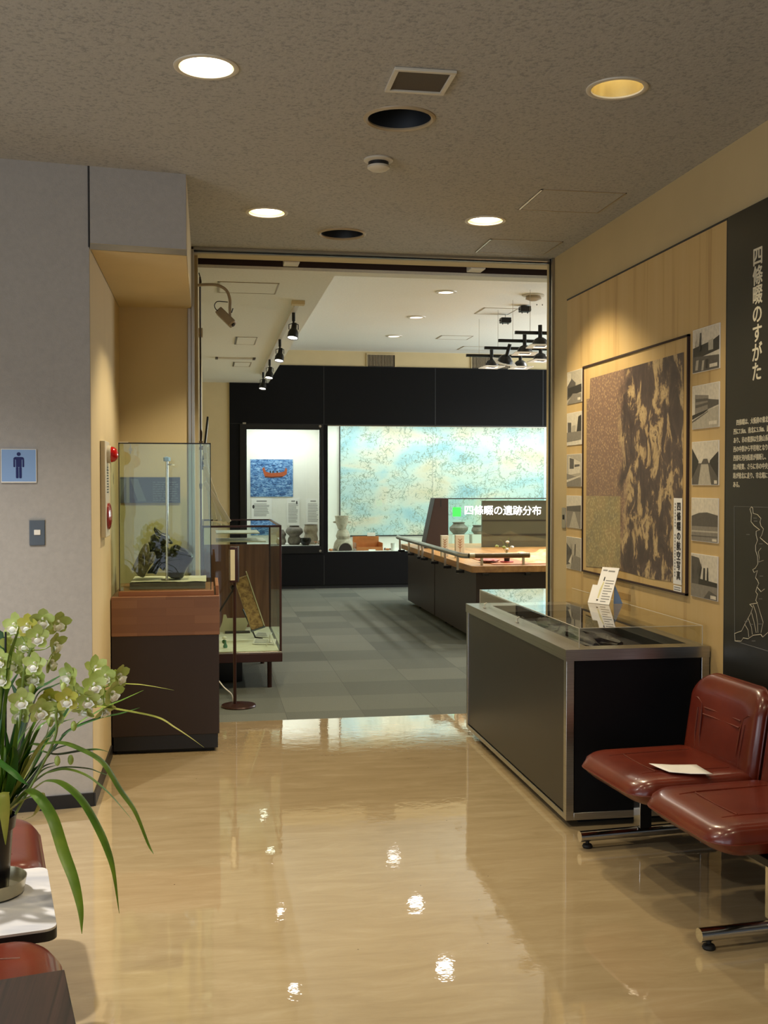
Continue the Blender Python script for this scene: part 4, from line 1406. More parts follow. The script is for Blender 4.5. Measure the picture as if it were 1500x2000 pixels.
# stanchion sign
SX, SY = 0.205, 7.24
t = thing('sign_stand', 'dark brown sign stand with round base, its panel seen edge-on', 'sign stand', (SX, SY, 0))
MB().lathe([(0, 0), (0.115, 0), (0.117, 0.006), (0.112, 0.014), (0.02, 0.022), (0, 0.022)], (SX, SY, 0), M['brownmetal'], 40).build('base', t)
px_ = SX - 0.025
MB().tube([(px_, SY, 0.018), (px_, SY, 0.86)], 0.011, M['brownmetal'], 14).build('pole', t)
Tm = Matrix.Translation((px_, SY, 0)) @ Matrix.Rotation(R(-5), 4, 'Z')
MB().box(-0.028, 0.028, -0.07, 0.07, 0.84, 1.075, M['brownmetal'], Tm).build('sign_frame', t, 0.003)
MB().box(-0.0305, -0.028, -0.06, 0.06, 0.855, 1.06, M['ivory'], Tm).box(-0.022, 0.008, -0.0715, -0.07, 0.855, 1.058, M['ivory'], Tm).build('sign_face', t)
MB().tube([(px_, SY, 0.80), (px_ - 0.10, SY + 0.02, 0.64)], 0.007, M['baseb'], 8).ball((px_ - 0.012, SY, 0.80), 0.018, M['baseb'], 10).build('brace', t)
t = MB().tube(smooth_path([(0.06, 7.46, 0.16), (0.11, 7.42, 0.10), (0.16, 7.4, 0.055), (0.175, 7.40, 0.006), (0.19, 7.385, 0.0045)], 6), 0.004, M['white'], 6).build('power_cord', origin=(0.12, 7.4, 0.0))
tag(t, 'thin white power cord drooping behind the sign stand pole', 'cord')

# ================================================================ RIGHT WALL DISPLAY
BT = 0.016       # board thickness
t = thing('display_board', 'large tan display board on the right wall with dried streaks', 'display board', (RX, 5.37, 0.9))
MB().box(RX - BT, RX - 0.0005, 4.335, 6.405, 0.065, 2.625, M['tan_board']).build('board', t)
b = MB().box(RX - BT - 0.002, RX - 0.0005, 4.331, 6.408, 2.625, 2.634, M['ink']).box(RX - BT - 0.002, RX - 0.0005, 4.329, 4.335, 0.065, 2.625, M['ink'])
b.build('edge_strip', t)
MB().box(RX - BT - 0.0008, RX - BT, 5.37, 5.55, 0.875, 0.91, mat('old_tape', '#a4834c', 0.6, vary=0.1, scale=20)).build('tape_mark', t)
XB = RX - BT
# framed aerial photograph
t = thing('aerial_map', 'large framed aerial photograph map on the tan board, with a vertical white title strip', 'map', (XB, 5.39, 1.58))
b = MB()
fy0, fy1, fz0, fz1 = 4.682, 6.095, 0.976, 2.186
for q in ((fy0, fy1, fz1 - 0.01, fz1), (fy0, fy1, fz0, fz0 + 0.010), (fy0, fy0 + 0.012, fz0, fz1), (fy1 - 0.010, fy1, fz0, fz1)):
    b.box(XB - 0.012, XB - 0.0005, *q, M['slot'])
b.build('frame', t)
MB().box(XB - 0.005, XB - 0.0005, fy0 + 0.012, fy1 - 0.01, fz0 + 0.01, fz1 - 0.01, M['tan_board']).build('backing', t)


def wall_poly(pts, x, m, th=0.0015):
    """flat print on the right wall from (y, z) points"""
    return MB().prism([(-y, z) for y, z in pts], 0, th, m, frame((x, 0, 0), (0, -1, 0), (0, 0, 1), (-1, 0, 0)))


xm = XB - 0.0052
o = wall_poly([(4.739, 2.11), (4.739, 1.03), (5.1, 1.018), (5.6, 1.03), (6.03, 1.008), (6.035, 1.99), (5.985, 1.99), (5.977, 2.105)], xm, M['aerial'])
pr = o.build('print', t, origin=None)
# shift the print's own coordinates so its pattern starts at the map corner
wall_poly([(5.50, 1.428), (6.034, 1.424), (6.032, 1.01), (5.6, 1.031), (5.505, 1.03)], xm - 0.0016, M['town'], 0.0008).build('town_sheet', t)
LBL = frame((xm - 0.0016, 4.83, 0), (0, -1, 0), (0, 0, 1), (-1, 0, 0))
MB().box(0.0, 0.09, 1.02, 1.428, 0, 0.002, M['white'], LBL).box(0.004, 0.09, 0.985, 1.014, 0, 0.002, M['white'], LBL).build('title_strip', t)
b = MB()
MAPT = '四條畷の航空写真'
for k, ch in enumerate(MAPT):
    b.text(ch, 0.044, M['ink'], frame((xm - 0.0040, 4.83 - 0.036, 1.408 - k * 0.0465), (0, -1, 0), (0, 0, 1), (-1, 0, 0)), 'LEFT', 0.0004, 0.0012)
b.build('title_lettering', t, smooth=False)
b = MB()
for k in range(24):
    if k not in (8, 9):
        b.box(0.013, 0.024, 1.395 - k * 0.0148, 1.405 - k * 0.0148, 0.0021, 0.0026, M['greyink'], LBL)
for k in range(2):
    b.box(0.012, 0.08, 0.992 + k * 0.011, 0.997 + k * 0.011, 0.0021, 0.0026, M['greyink'], LBL)
b.build('small_lettering', t, smooth=False)

# ten black and white photographs
G0, G1, G2, G3, G4 = 0, 1, 2, 3, 4
SKY = [(0, 0), (1, 0), (1, 1), (0, 1)]
PH = [
    ('L', 0, 'small photo of a street with slanting roof, top of the far column',
     [(G3, SKY), (G1, [(0, .12), (.55, .3), (.6, .62), (.0, .95)]), (G4, [(.0, .55), (.28, .75), (.28, .95), (0, 1)]), (G0, [(.05, .22), (1, .3), (1, .55), (.05, .5)]), (G2, [(0, 0), (1, 0), (1, .25), (.4, .3)]), (G4, [(.75, .06), (.95, .06), (.95, .14), (.75, .14)])]),
    ('L', 1, 'small photo of a pale plaza with a dark tree, second in the far column',
     [(G4, SKY), (G1, [(.05, .38), (.3, .38), (.3, .7), (.05, .72)]), (G3, [(.35, .38), (.6, .38), (.6, .6), (.35, .6)]), (G0, [(.68, .38), (1, .38), (1, .9), (.8, .86)]), (G2, [(0, .1), (1, .14), (1, .4), (0, .4)])]),
    ('L', 2, 'small photo of a white modernist building, middle of the far column',
     [(G3, SKY), (G4, [(.12, .35), (.95, .42), (.95, .75), (.12, .95)]), (G1, [(.2, .55), (.5, .55), (.5, .85), (.2, .9)]), (G1, [(.55, .6), (.9, .62), (.9, .68), (.55, .68)]), (G2, [(0, 0), (1, 0), (1, .25), (0, .4)]), (G4, [(0, .12), (1, .3), (1, .34), (0, .2)])]),
    ('L', 3, 'small photo of a pale road running to dark hills, fourth in the far column',
     [(G4, SKY), (G1, [(0, .5), (1, .5), (1, .72), (0, .66)]), (G2, [(0, 0), (1, 0), (1, .52), (0, .52)]), (G3, [(.2, 0), (.9, 0), (.58, .5), (.48, .5)])]),
    ('L', 4, 'small photo of an excavation with a crane, bottom of the far column',
     [(G3, SKY), (G1, [(0, .1), (.5, .2), (.35, .6), (0, .8)]), (G0, [(.55, .3), (.62, .3), (.66, .8), (.6, .8)]), (G2, [(.3, 0), (1, 0), (1, .4), (.5, .45)]), (G4, [(.15, .2), (.35, .15), (.42, .5)])]),
    ('R', 0, 'photo of a wooden shed with a crowd in front, top of the near column',
     [(G4, SKY), (G0, [(0, .3), (1, .42), (1, .74), (.75, .66), (0, .58)]), (G3, [(.6, .45), (.78, .45), (.78, .7), (.6, .68)]), (G1, [(0, 0), (1, 0), (1, .3), (0, .38)]), (G3, [(.1, .05), (.2, .05), (.24, .28), (.14, .28)]), (G3, [(.34, .02), (.42, .02), (.46, .25), (.38, .25)]), (G0, [(.5, .05), (.58, .05), (.6, .26), (.5, .26)]), (G1, [(.25, .5), (.3, .5), (.34, .9), (.28, .9)]), (G4, [(.66, .05), (.95, .05), (.95, .13), (.66, .13)])]),
    ('R', 1, 'photo of a three-storey building on a street, second in the near column',
     [(G4, SKY), (G2, [(.1, .3), (.62, .42), (.62, .74), (.1, .8)]), (G1, [(.12, .62), (.6, .62), (.6, .67), (.12, .7)]), (G1, [(.12, .48), (.6, .53), (.6, .58), (.12, .55)]), (G0, [(0, .22), (.6, .38), (.6, .42), (0, .32)]), (G1, [(.6, .42), (1, .5), (1, .6), (.6, .66)]), (G3, [(0, 0), (1, 0), (1, .46), (.6, .4), (0, .16)]), (G1, [(0, .14), (.62, .36), (.62, .38), (0, .18)]), (G4, [(.66, .06), (.95, .06), (.95, .14), (.66, .14)])]),
    ('R', 2, 'photo of a lake between two dark hills, middle of the near column',
     [(G4, SKY), (G1, [(0, 0), (1, 0), (1, .5), (0, .5)]), (G3, [(.25, 0), (.75, 0), (.62, .5), (.36, .5)]), (G0, [(0, .15), (.25, .48), (.26, .55), (0, .86)]), (G0, [(1, .15), (.68, .5), (.7, .56), (1, .76)]), (G1, [(.36, .48), (.66, .48), (.6, .6), (.45, .6)]), (G4, [(.86, .02), (.97, .02), (.97, .1), (.86, .1)])]),
    ('R', 3, 'photo of a flat field with a tree line, fourth in the near column',
     [(G4, SKY), (G1, [(0, .32), (1, .35), (1, .62), (.6, .68), (.3, .66), (0, .58)]), (G2, [(0, 0), (1, 0), (1, .36), (0, .34)]), (G3, [(0, .2), (1, .22), (1, .26), (0, .24)]), (G1, [(0, .1), (1, .12), (1, .14), (0, .12)]), (G4, [(.8, .02), (.97, .02), (.97, .08), (.8, .08)])]),
    ('R', 4, 'photo of bare trees and monuments by a path, bottom of the near column',
     [(G4, SKY), (G1, [(0, .2), (.3, .2), (.42, .7), (.3, .92), (0, .95)]), (G0, [(.45, .3), (.55, .3), (.54, .7), (.48, .7)]), (G0, [(.6, .32), (.68, .32), (.66, .72), (.62, .72)]), (G0, [(.3, .3), (1, .28), (1, .4), (.3, .44)]), (G2, [(0, 0), (1, 0), (1, .3), (0, .3)]), (G1, [(.5, .0), (1, 0), (1, .12), (.7, .2)]), (G4, [(.76, .02), (.97, .02), (.97, .1), (.76, .1)])]),
]
for col_, k, lab, polys in PH:
    yy0, yy1 = (6.126, 6.388) if col_ == 'L' else (4.386, 4.648)
    zt = 2.18 - 0.2525 * k if col_ == 'L' else 2.196 - 0.2545 * k
    wd, hg = yy1 - yy0, 0.197
    T = frame((XB - 0.0005, yy1, zt - hg), (0, -1, 0), (0, 0, 1), (-1, 0, 0))
    b = MB().box(0, wd, 0, hg, 0, 0.004, M['white'], T)
    for i, (g, pl) in enumerate(polys):
        b.poly([(p[0] * wd * .98 + wd * .01, p[1] * hg * .98 + hg * .01, 0.0041 + 0.00025 * i) for p in pl], GREYS[g], T)
    if 'trees' in lab or 'crane' in lab or 'shed' in lab:
        r_ = random.Random(k)
        for q in range(14):
            x = r_.uniform(0.03, 0.4) * wd
            z = r_.uniform(0.4, 0.6) * hg
            x2 = x + r_.uniform(-0.1, 0.12) * wd
            b.poly([(max(x, 0.004), z, .0066), (max(x, 0.004) + 0.002, z, .0066), (max(x2, 0.004), min(z + 0.4 * hg, hg - .004), .0066)], GREYS[0], T)
    o = b.build('wall_photo', smooth=False, origin=(XB - 0.0005, yy1, zt - hg))
    tag(o, lab, 'photo', 'black and white photos on the tan board')

# black information panel with white lettering
t = thing('information_panel', 'tall black information panel with cream vertical title at the right edge', 'information panel', (RX, 3.2, 1.3))
MB().box(RX - 0.018, RX - 0.0005, 2.1, 4.327, 0.065, 2.634, M['blackgloss']).build('panel', t)
XP = RX - 0.0182
b = MB()
for k, ch in enumerate('四條畷のすがた'):
    b.text(ch, 0.082, M['letters'], on_right_wall(XP, 4.108, 2.452 - k * 0.0775), 'LEFT', 0.0006, 0.0016, 1.0)
b.build('title', t, smooth=False)
b = MB()
PARA = ['　四條畷は、大阪府の東北部に', '西に7.3㎞、南北に5.3㎞、面積', 'あり、市の東部は生駒山系に', '西の中部から平坦地となり、', '西部を河内街道が横断し、', '路が縦貫、さらに市の中央', '路が南北に走り、市北端に', 'ある。']
for k, s_ in enumerate(PARA):
    b.text(s_, 0.0265, M['letters'], on_right_wall(XP, 4.258, 1.765 - k * 0.0372), 'LEFT', 0.0004, 0.0005, 0.9)
b.build('body_text', t, smooth=False)
# outline map drawn in thin pale lines
b = MB()


def line(pts, r, m=M['letters'], close=False):
    P = [Vector((XP - 0.0006, *wxz(x, y))) for x, y in pts]
    if close:
        P.append(P[0])
    b.tube(P, r, m, 4)


def wxz(px, py):
    d = _fw + _rt * ((px - 750) / FPX) - _up * ((py - 1000) / FPX)
    k = RX / d.x
    return d.y * k, CAM_H + d.z * k


zl = lambda L: [(1420 + a_ / 5.888, 960 + b_ / 5.88) for a_, b_ in L]
line(zl([(130, 170), (470, 180), (800, 190)]), 0.0008, M['greyink'])
line(zl([(130, 170), (135, 1640)]), 0.0008, M['greyink'])
line(zl([(135, 1715), (470, 1815), (800, 1920)]), 0.0008, M['greyink'])
line(zl([(330, 175), (345, 190), (350, 250), (400, 265), (440, 310), (430, 350), (440, 395), (470, 430), (450, 500), (430, 530), (475, 570), (560, 640), (640, 600)]), 0.0014)
line(zl([(330, 175), (312, 200), (330, 260), (325, 345), (360, 390), (425, 440), (385, 455), (385, 500), (400, 560), (378, 620), (380, 680), (400, 740), (405, 830), (375, 880), (345, 895), (360, 930), (400, 905), (378, 990), (400, 1020), (415, 1055), (395, 1095), (440, 1150), (480, 1120)]), 0.0014)
line(zl([(395, 1095), (380, 1150), (400, 1180), (380, 1250), (400, 1280), (310, 1295), (345, 1330), (320, 1400), (255, 1520), (215, 1600), (135, 1630), (140, 1715), (210, 1718), (235, 1680), (290, 1690), (350, 1650), (440, 1640), (460, 1670), (540, 1600)]), 0.0014)
line(zl([(440, 650), (410, 690), (420, 760), (415, 810), (470, 790)]), 0.0010)
line(zl([(350, 1300), (385, 1400), (400, 1500), (405, 1620)]), 0.0009)
line(zl([(400, 1290), (440, 1420), (465, 1500), (440, 1620)]), 0.0009)
line(zl([(330, 1390), (360, 1500), (385, 1620)]), 0.0009)
line(zl([(290, 1450), (330, 1560), (340, 1640)]), 0.0009)
line(zl([(250, 1520), (290, 1590), (300, 1670)]), 0.0009)
for (x, y) in ((372, 305), (378, 340), (290, 493), (440, 600), (445, 970), (435, 1232), (355, 1715), (270, 1490), (330, 1525), (430, 1520)):
    P = zl([(x - 18, y), (x + 18, y)])
    line(P, 0.0014, M['greyink'])
b.build('outline_map', t, smooth=False)
# wall switch by the opening
t = thing('light_switch', 'small metal switch plate on the right wall between the board and the opening', 'switch', (RX, 6.48, 1.28))
MB().box(RX - 0.008, RX - 0.0005, 6.445, 6.52, 1.215, 1.345, M['alu']).build('plate', t, 0.003)
MB().box(RX - 0.013, RX - 0.008, 6.472, 6.492, 1.27, 1.30, M['ink']).build('key', t, 0.002)

# ================================================================ RIGHT: COUNTER SHOWCASE
KX0, KX1, KY0, KY1, KZ = 1.535, 2.196, 4.45, 6.27, 0.777
t = thing('counter_showcase', 'long dark counter with a stainless steel top rim along the right wall', 'counter', ((KX0 + KX1) / 2, 5.36, 0))
b = MB().box(KX0 + 0.006, KX0 + 0.02, KY0 + 0.04, KY1 - 0.03, 0.06, 0.73, M['counterdark'])
b.build('side_panel', t)
MB().box(KX0 + 0.04, KX1 - 0.04, KY0 + 0.006, KY0 + 0.02, 0.06, 0.73, M['counternavy']).build('end_panel', t)
b = MB().box(KX0 + 0.02, KX1 - 0.02, KY0 + 0.02, KY1 - 0.02, 0.05, 0.69, M['counternavy'])
b.build('carcass', t)
MB().box(KX0 + 0.08, KX1 - 0.03, KY0 + 0.07, KY1 - 0.07, 0, 0.05, M['rubber']).build('plinth', t)
b = MB()
for (x, y) in ((KX0, KY0), (KX1 - 0.036, KY0), (KX0, KY1 - 0.036), (KX1 - 0.036, KY1 - 0.036)):
    b.box(x, x + 0.036, y, y + 0.036, 0.03, 0.73, M['steel'])
b.box(KX0 + 0.036, KX1 - 0.036, KY0, KY0 + 0.03, 0.03, 0.062, M['steel']).box(KX0, KX0 + 0.03, KY0 + 0.036, KY1 - 0.036, 0.03, 0.055, M['steel'])
b.build('steel_frame', t, 0.002)
b = MB()
ox0, ox1, oy0, oy1 = 1.655, 2.13, 4.54, 6.12
b.box(KX0 - 0.004, ox0, KY0 - 0.004, KY1, 0.728, KZ, M['steel']).box(ox1, KX1, KY0 - 0.004, KY1, 0.728, KZ, M['steel'])
b.box(ox0, ox1, KY0 - 0.004, oy0, 0.728, KZ, M['steel']).box(ox0, ox1, oy1, KY1, 0.728, KZ, M['steel'])
b.build('steel_top', t)
b = MB().box(ox0, ox1, oy0, oy1, 0.692, 0.70, M['rubber'])
for q in ((ox0, ox0 + 0.004, oy0, oy1), (ox1 - 0.004, ox1, oy0, oy1), (ox0, ox1, oy0, oy0 + 0.004), (ox0, ox1, oy1 - 0.004, oy1)):
    b.box(*q, 0.70, 0.74, M['rubber'])
b.build('sunken_tray', t)
# clear acrylic cover
AX0, AX1, AY0, AY1, AZ = 1.60, 2.172, 4.472, 6.2, 0.866
t = thing('acrylic_cover', 'clear low acrylic cover box over the counter tray', 'cover', ((AX0 + AX1) / 2, 5.3, KZ))
q_ = 0.006
MB().box(AX0, AX1, AY0, AY1, AZ - q_, AZ, M['acrylic']).build('top_sheet', t)
b = MB().box(AX0, AX0 + q_, AY0 + q_, AY1 - q_, KZ + 0.0005, AZ - q_, M['acrylic']).box(AX1 - q_, AX1, AY0 + q_, AY1 - q_, KZ + 0.0005, AZ - q_, M['acrylic'])
b.build('side_sheet', t)
MB().box(AX0, AX1, AY0, AY0 + q_, KZ + 0.0005, AZ - q_, M['acrylic']).build('end_sheet', t)
MB().box(AX0, AX1, AY1 - q_, AY1, KZ + 0.0005, AZ - q_, M['acrylic']).build('end_sheet', t)
edge = mat('acrylic_edge', '#c9c3b2', 0.15, vary=0.03, scale=8)
b = MB()
for (x, y) in ((AX0, AY0), (AX1, AY0), (AX0, AY1)):
    b.box(x - 0.0015, x + 0.0015, y - 0.0015, y + 0.0015, KZ + 0.001, AZ, edge)
for (a0, a1) in (((AX0, AY0), (AX1, AY0)), ((AX0, AY0), (AX0, AY1)), ((AX1, AY0), (AX1, AY1))):
    b.tube([(a0[0], a0[1], AZ), (a1[0], a1[1], AZ)], 0.0014, edge, 6)
b.build('polished_edge', t)
# hooks on the steel rim
for i, (px, py) in enumerate(((949.5, 1172), (1016, 1202))):
    x, y = 1.582, (6.02 if i == 0 else 5.36)
    t = MB().tube([(x, y, KZ + 0.001), (x, y, KZ + 0.022), (x + 0.012, y, KZ + 0.03)], 0.004, edge, 8).box(x - 0.008, x + 0.008, y - 0.01, y + 0.01, KZ + 0.0006, KZ + 0.004, edge).build('cover_clip', origin=(x, y, KZ))
    tag(t, ['clear clip on the counter rim, the farther one', 'clear clip on the counter rim, the nearer one'][i], 'clip', 'clear clips on the counter rim')


# old timbers in the tray
def timber(pts, radii, seed, m):
    b = MB()
    P = smooth_path(pts, 7)
    n = 14
    vs = []
    for i, p in enumerate(P):
        u = i / (len(P) - 1) * (len(radii) - 1)
        k = min(int(u), len(radii) - 2)
        r = radii[k] + (radii[k + 1] - radii[k]) * (u - k)
        for j in range(n):
            a = 2 * PI * j / n
            v = Vector((math.cos(a), 0, math.sin(a)))
            rr = r * (1 + 0.55 * noise.fractal(Vector((p.x * 9 + v.x * 1.4, p.y * 7 + seed * 3, v.z * 1.4)), 1.0, 2.0, 4))
            vs.append((p.x + v.x * rr * 1.3, p.y, max(p.z + v.z * rr * 0.75, 0.7015)))
    fs = []
    for i in range(len(P) - 1):
        for j in range(n):
            fs.append((i * n + j, i * n + (j + 1) % n, (i + 1) * n + (j + 1) % n, (i + 1) * n + j))
    fs.append(tuple(range(n))[::-1])
    fs.append(tuple(range((len(P) - 1) * n, len(P) * n)))
    return b.add(vs, fs, m)


for i, (P, rr, m, lab) in enumerate((
        ([(1.80, 4.80, 0.735), (1.77, 5.0, 0.742), (1.76, 5.2, 0.742), (1.78, 5.35, 0.735)], [0.015, 0.048, 0.055, 0.05, 0.02], M['old_timber'], 'dark gnarled timber under the acrylic, nearest the end of the counter'),
        ([(1.98, 4.95, 0.72), (1.93, 5.1, 0.73), (1.88, 5.32, 0.73)], [0.012, 0.03, 0.02], M['old_timber'], 'slimmer dark timber under the acrylic, beside the nearest one'),
        ([(1.84, 5.48, 0.725), (1.83, 5.65, 0.735), (1.85, 5.85, 0.725)], [0.015, 0.035, 0.015], M['old_timber'], 'dark timber under the acrylic at the far end of the counter'))):
    o = timber(P, rr, i + 2, m).build('old_timber', origin=P[0])
    tag(o, lab, 'timber', 'dark timbers in the counter tray')
t = MB().box(-0.05, 0.05, -0.04, 0.04, 0, 0.003, M['white'], Matrix.Translation((1.72, 5.42, 0.7085)) @ Matrix.Rotation(R(20), 4, 'Z') @ Matrix.Rotation(R(8), 4, 'Y')).build('tray_caption', origin=(1.72, 5.42, 0.7015))
tag(t, 'small white caption card lying in the counter tray', 'caption')
t = MB().lathe([(0, 0), (0.016, 0), (0.012, 0.012), (0.007, 0.03), (0.009, 0.045), (0, 0.05)], (1.685, 4.97, 0.7008), M['ink'], 12).build('dark_peg', origin=(1.685, 4.97, 0.7))
tag(t, 'small dark peg standing in the counter tray by the rim', 'peg')
# leaning explanation card on the acrylic
t = thing('explanation_card', 'white explanation card propped on the acrylic cover', 'card', (2.03, 5.33, AZ))
A = at(1157, 1176, 5.36)
A = Vector((1.985, 5.42, AZ + 0.001))
Bp = Vector((2.058, 5.30, AZ + 0.001))
bx = (Bp - A)
wd = bx.length
bx.normalize()
upv = Vector((0.10, 0.02, 0.21))
upv -= bx * upv.dot(bx)
upv.normalize()
Tm = frame(A, bx, upv, bx.cross(upv))
hh = 0.205
MB().prism([(0, 0), (wd, 0), (wd, hh), (wd * .22, hh), (wd * .22, hh * .5), (0, hh * .5)], -0.002, 0.001, M['paper'], Tm).build('card', t)
b = MB()
for k in range(9):
    b.box(wd * 0.55, wd * (0.93 if k % 3 else 0.8), 0.012 + 0.0145 * k, 0.017 + 0.0145 * k, 0.0011, 0.0014, M['greyink'], Tm)
b.box(wd * .3, wd * .5, hh - .022, hh - .014, 0.0011, 0.0014, M['greyink'], Tm).box(wd * .55, wd * .85, hh - .025, hh - .017, 0.0011, 0.0014, M['greyink'], Tm)
b.poly([(wd * .38, .03, .0012), (wd * .44, .03, .0012), (wd * .50, .12, .0012), (wd * .46, .125, .0012), (wd * .38, .08, .0012)], mat('cream_print', '#d8cf9a', 0.6, vary=0.05, scale=20), Tm)
b.box(wd * .36, wd * .44, 0.016, 0.024, 0.0011, 0.0014, M['ink'], Tm).box(wd * .44, wd * .49, 0.128, 0.15, 0.0011, 0.0014, M['ink'], Tm)
b.build('print', t, smooth=False)
C0 = A + bx * (wd * .9) + upv * 0.11
MB().prism([(0, 0), (0.05, 0), (0.004, 0.105)], -0.001, 0.001, M['signblue'], frame(Vector((C0.x, C0.y, AZ + 0.001)) + Vector((0.006, 0, 0)), (1, 0, 0), (0, 0, 1), (0, -1, 0))).build('prop', t)

# ================================================================ SEATS
def cushion_seat(parent, T, lab=None):
    """seat pad, front edge at local x=0, backwards +x, width along y"""
    out = round_rect(0.0, 0.52, -0.255, 0.255, [0.05, 0.085, 0.085, 0.05], 7)

    def fn(q):
        x, y, z = q
        e_ = (abs(y) / 0.255) ** 2
        z *= 1 - 0.42 * max(0, (0.16 - x) / 0.16) ** 2
        z += 0.012 * e_ * (1 if z > 0.02 else 0)
        return Vector((x, y, z))
    b = MB().layers(out, [(0.55, -0.062), (0.74, -0.06), (0.86, -0.048), (0.94, -0.028), (0.985, -0.008), (1.0, 0.0), (0.997, 0.012), (0.975, 0.028), (0.93, 0.042), (0.86, 0.050), (0.72, 0.054), (0.4, 0.052)], M['leather'], T, fn)
    s = b.build('seat', parent)
    b = MB()
    pts = [fn((p[0], p[1], 0.0)) for p in out]
    b.tube([T @ Vector(p) for p in pts + pts[:1]], 0.0035, M['leather'], 6)
    for yy in (-0.15, 0.15):
        b.tube([T @ fn((x, yy * (1 - 0.12 * (1 - x / .5)), 0.0535 if x > 0.1 else 0.045 + 0.008 * (x / .1))) for x in (0.09, 0.16, 0.25, 0.36, 0.45)], 0.003, M['leather'], 6)
    b.tube([T @ fn((0.15, y, 0.0535)) for y in (-0.13, -0.06, 0.0, 0.06, 0.13)], 0.003, M['leather'], 6)
    b.build('piping', s)
    return s


def cushion_back(parent, T):
    """back pad standing in local yz, thickness along x (front face at -x)"""
    h = 0.375
    out = round_rect(-0.25, 0.25, 0.0, h, [0.10, 0.10, 0.03, 0.03], 8)

    def fn(q):
        y, z, x = q
        x += 0.03 * (abs(y) / 0.25) ** 2 * -1
        x -= 0.02 * math.sin(PI * min(1, max(0, z / h)))
        return Vector((x, y, z))
    lay = [(0.5, 0.038), (0.85, 0.036), (0.96, 0.022), (1.0, 0.0), (0.985, -0.018), (0.94, -0.032), (0.86, -0.040), (0.6, -0.044)]
    b = MB().layers(out, lay, M['leather'], T, fn)
    s = b.build('backrest', parent)
    b = MB()
    pts = [fn((p[0], p[1], 0.0)) for p in out]
    b.tube([T @ p for p in pts + pts[:1]], 0.0035, M['leather'], 6)
    f_ = -0.0425
    for z in (0.205, 0.232):
        b.tube([T @ fn((y, z, f_)) for y in (-0.13, -0.06, 0, 0.06, 0.13)], 0.0036, M['leather'], 6)
    for sgn in (-1, 1):
        b.tube([T @ fn((sgn * y, z, f_ if abs(y) < 0.19 else f_ + (abs(y) - .19) * .35)) for y, z in ((0.125, 0.02), (0.135, 0.12), (0.14, 0.20), (0.15, 0.245), (0.18, 0.262), (0.215, 0.262))], 0.0036, M['leather'], 6)
        b.tube([T @ fn((sgn * y, z, f_)) for y, z in ((0.155, 0.02), (0.162, 0.12), (0.168, 0.225))], 0.003, M['leather'], 6)
    b.build('seam', s)
    return s


def bench_foot(parent, T, length):
    f = MB().tube([T @ Vector((0, 0, 0.048)), T @ Vector((length, 0, 0.048))], 0.022, M['chrome'], 20).build('foot_rail', parent)
    for x in (0.035, length - 0.035):
        c = T @ Vector((x, 0, 0))
        MB().lathe([(0, 0), (0.019, 0), (0.022, 0.006), (0.018, 0.014), (0.008, 0.018), (0.008, 0.03), (0, 0.03)], (c.x, c.y, c.z), M['rubber'], 16).build('foot_pad', f)
    b = MB().box(length * .42, length * .42 + 0.05, -0.028, 0.028, 0.07, 0.27, M['blackmetal'], T).box(length * .42 - 0.003, length * .42, -0.028, 0.028, 0.07, 0.27, M['chrome'], T)
    b.build('post', parent, 0.002)


BZ = 0.357
t = thing('waiting_bench', 'row of red-brown leatherette seats on chrome feet by the counter', 'bench', (1.75, 3.5, 0))
RB = Matrix.Translation((1.505, 3.925, BZ)) @ Matrix.Rotation(R(5), 4, 'Z')
seats = [0.0, -0.545]
for k in seats:
    Ts = RB @ Matrix.Translation((0, k, 0)) @ Matrix.Rotation(R(0.5), 4, 'Y')
    cushion_seat(t, Ts)
    Tb = RB @ Matrix.Translation((0.535, k, -0.015)) @ Matrix.Rotation(R(11), 4, 'Y')
    cushion_back(t, Tb)
MB().box(0.20, 0.26, -0.95, 0.27, -0.092, -0.064, M['blackmetal'], RB).build('beam', t, 0.003)
for k in seats:
    MB().box(0.40, 0.56, k - 0.03, k + 0.03, -0.085, -0.066, M['blackmetal'], RB).box(0.585, 0.60, k - 0.03, k + 0.03, -0.085, 0.12, M['blackmetal'], RB).build('back_bracket', t)
for y in (4.19, 3.205):
    bench_foot(t, Matrix.Translation((1.505 + (4.19 - y) * .05, y, 0)) @ Matrix.Rotation(R(5), 4, 'Z'), 0.62)
# paper on the far seat
P = [Vector((1.672, 3.885, 0)), Vector((1.845, 3.84, 0)), Vector((1.838, 3.69, 0)), Vector((1.692, 3.742, 0))]
b = MB()
n = 6
vs, fs = [], []
for i in range(n + 1):
    for j in range(n + 1):
        u, v = i / n, j / n
        q = (P[0] * (1 - u) + P[1] * u) * (1 - v) + (P[3] * (1 - u) + P[2] * u) * v
        vs.append((q.x, q.y, BZ + 0.0625 + 0.006 * abs(u - .5) + 0.004 * v * v))
for i in range(n):
    for j in range(n):
        fs.append((i * (n + 1) + j, (i + 1) * (n + 1) + j, (i + 1) * (n + 1) + j + 1, i * (n + 1) + j + 1))
o = b.add(vs, fs, M['paper']).build('paper_sheet', origin=(1.76, 3.8, BZ + 0.06))
tag(o, 'white sheet of paper lying on the far red-brown seat', 'paper')
s_ = o.modifiers.new('thickness', 'SOLIDIFY')
s_.thickness = 0.0008

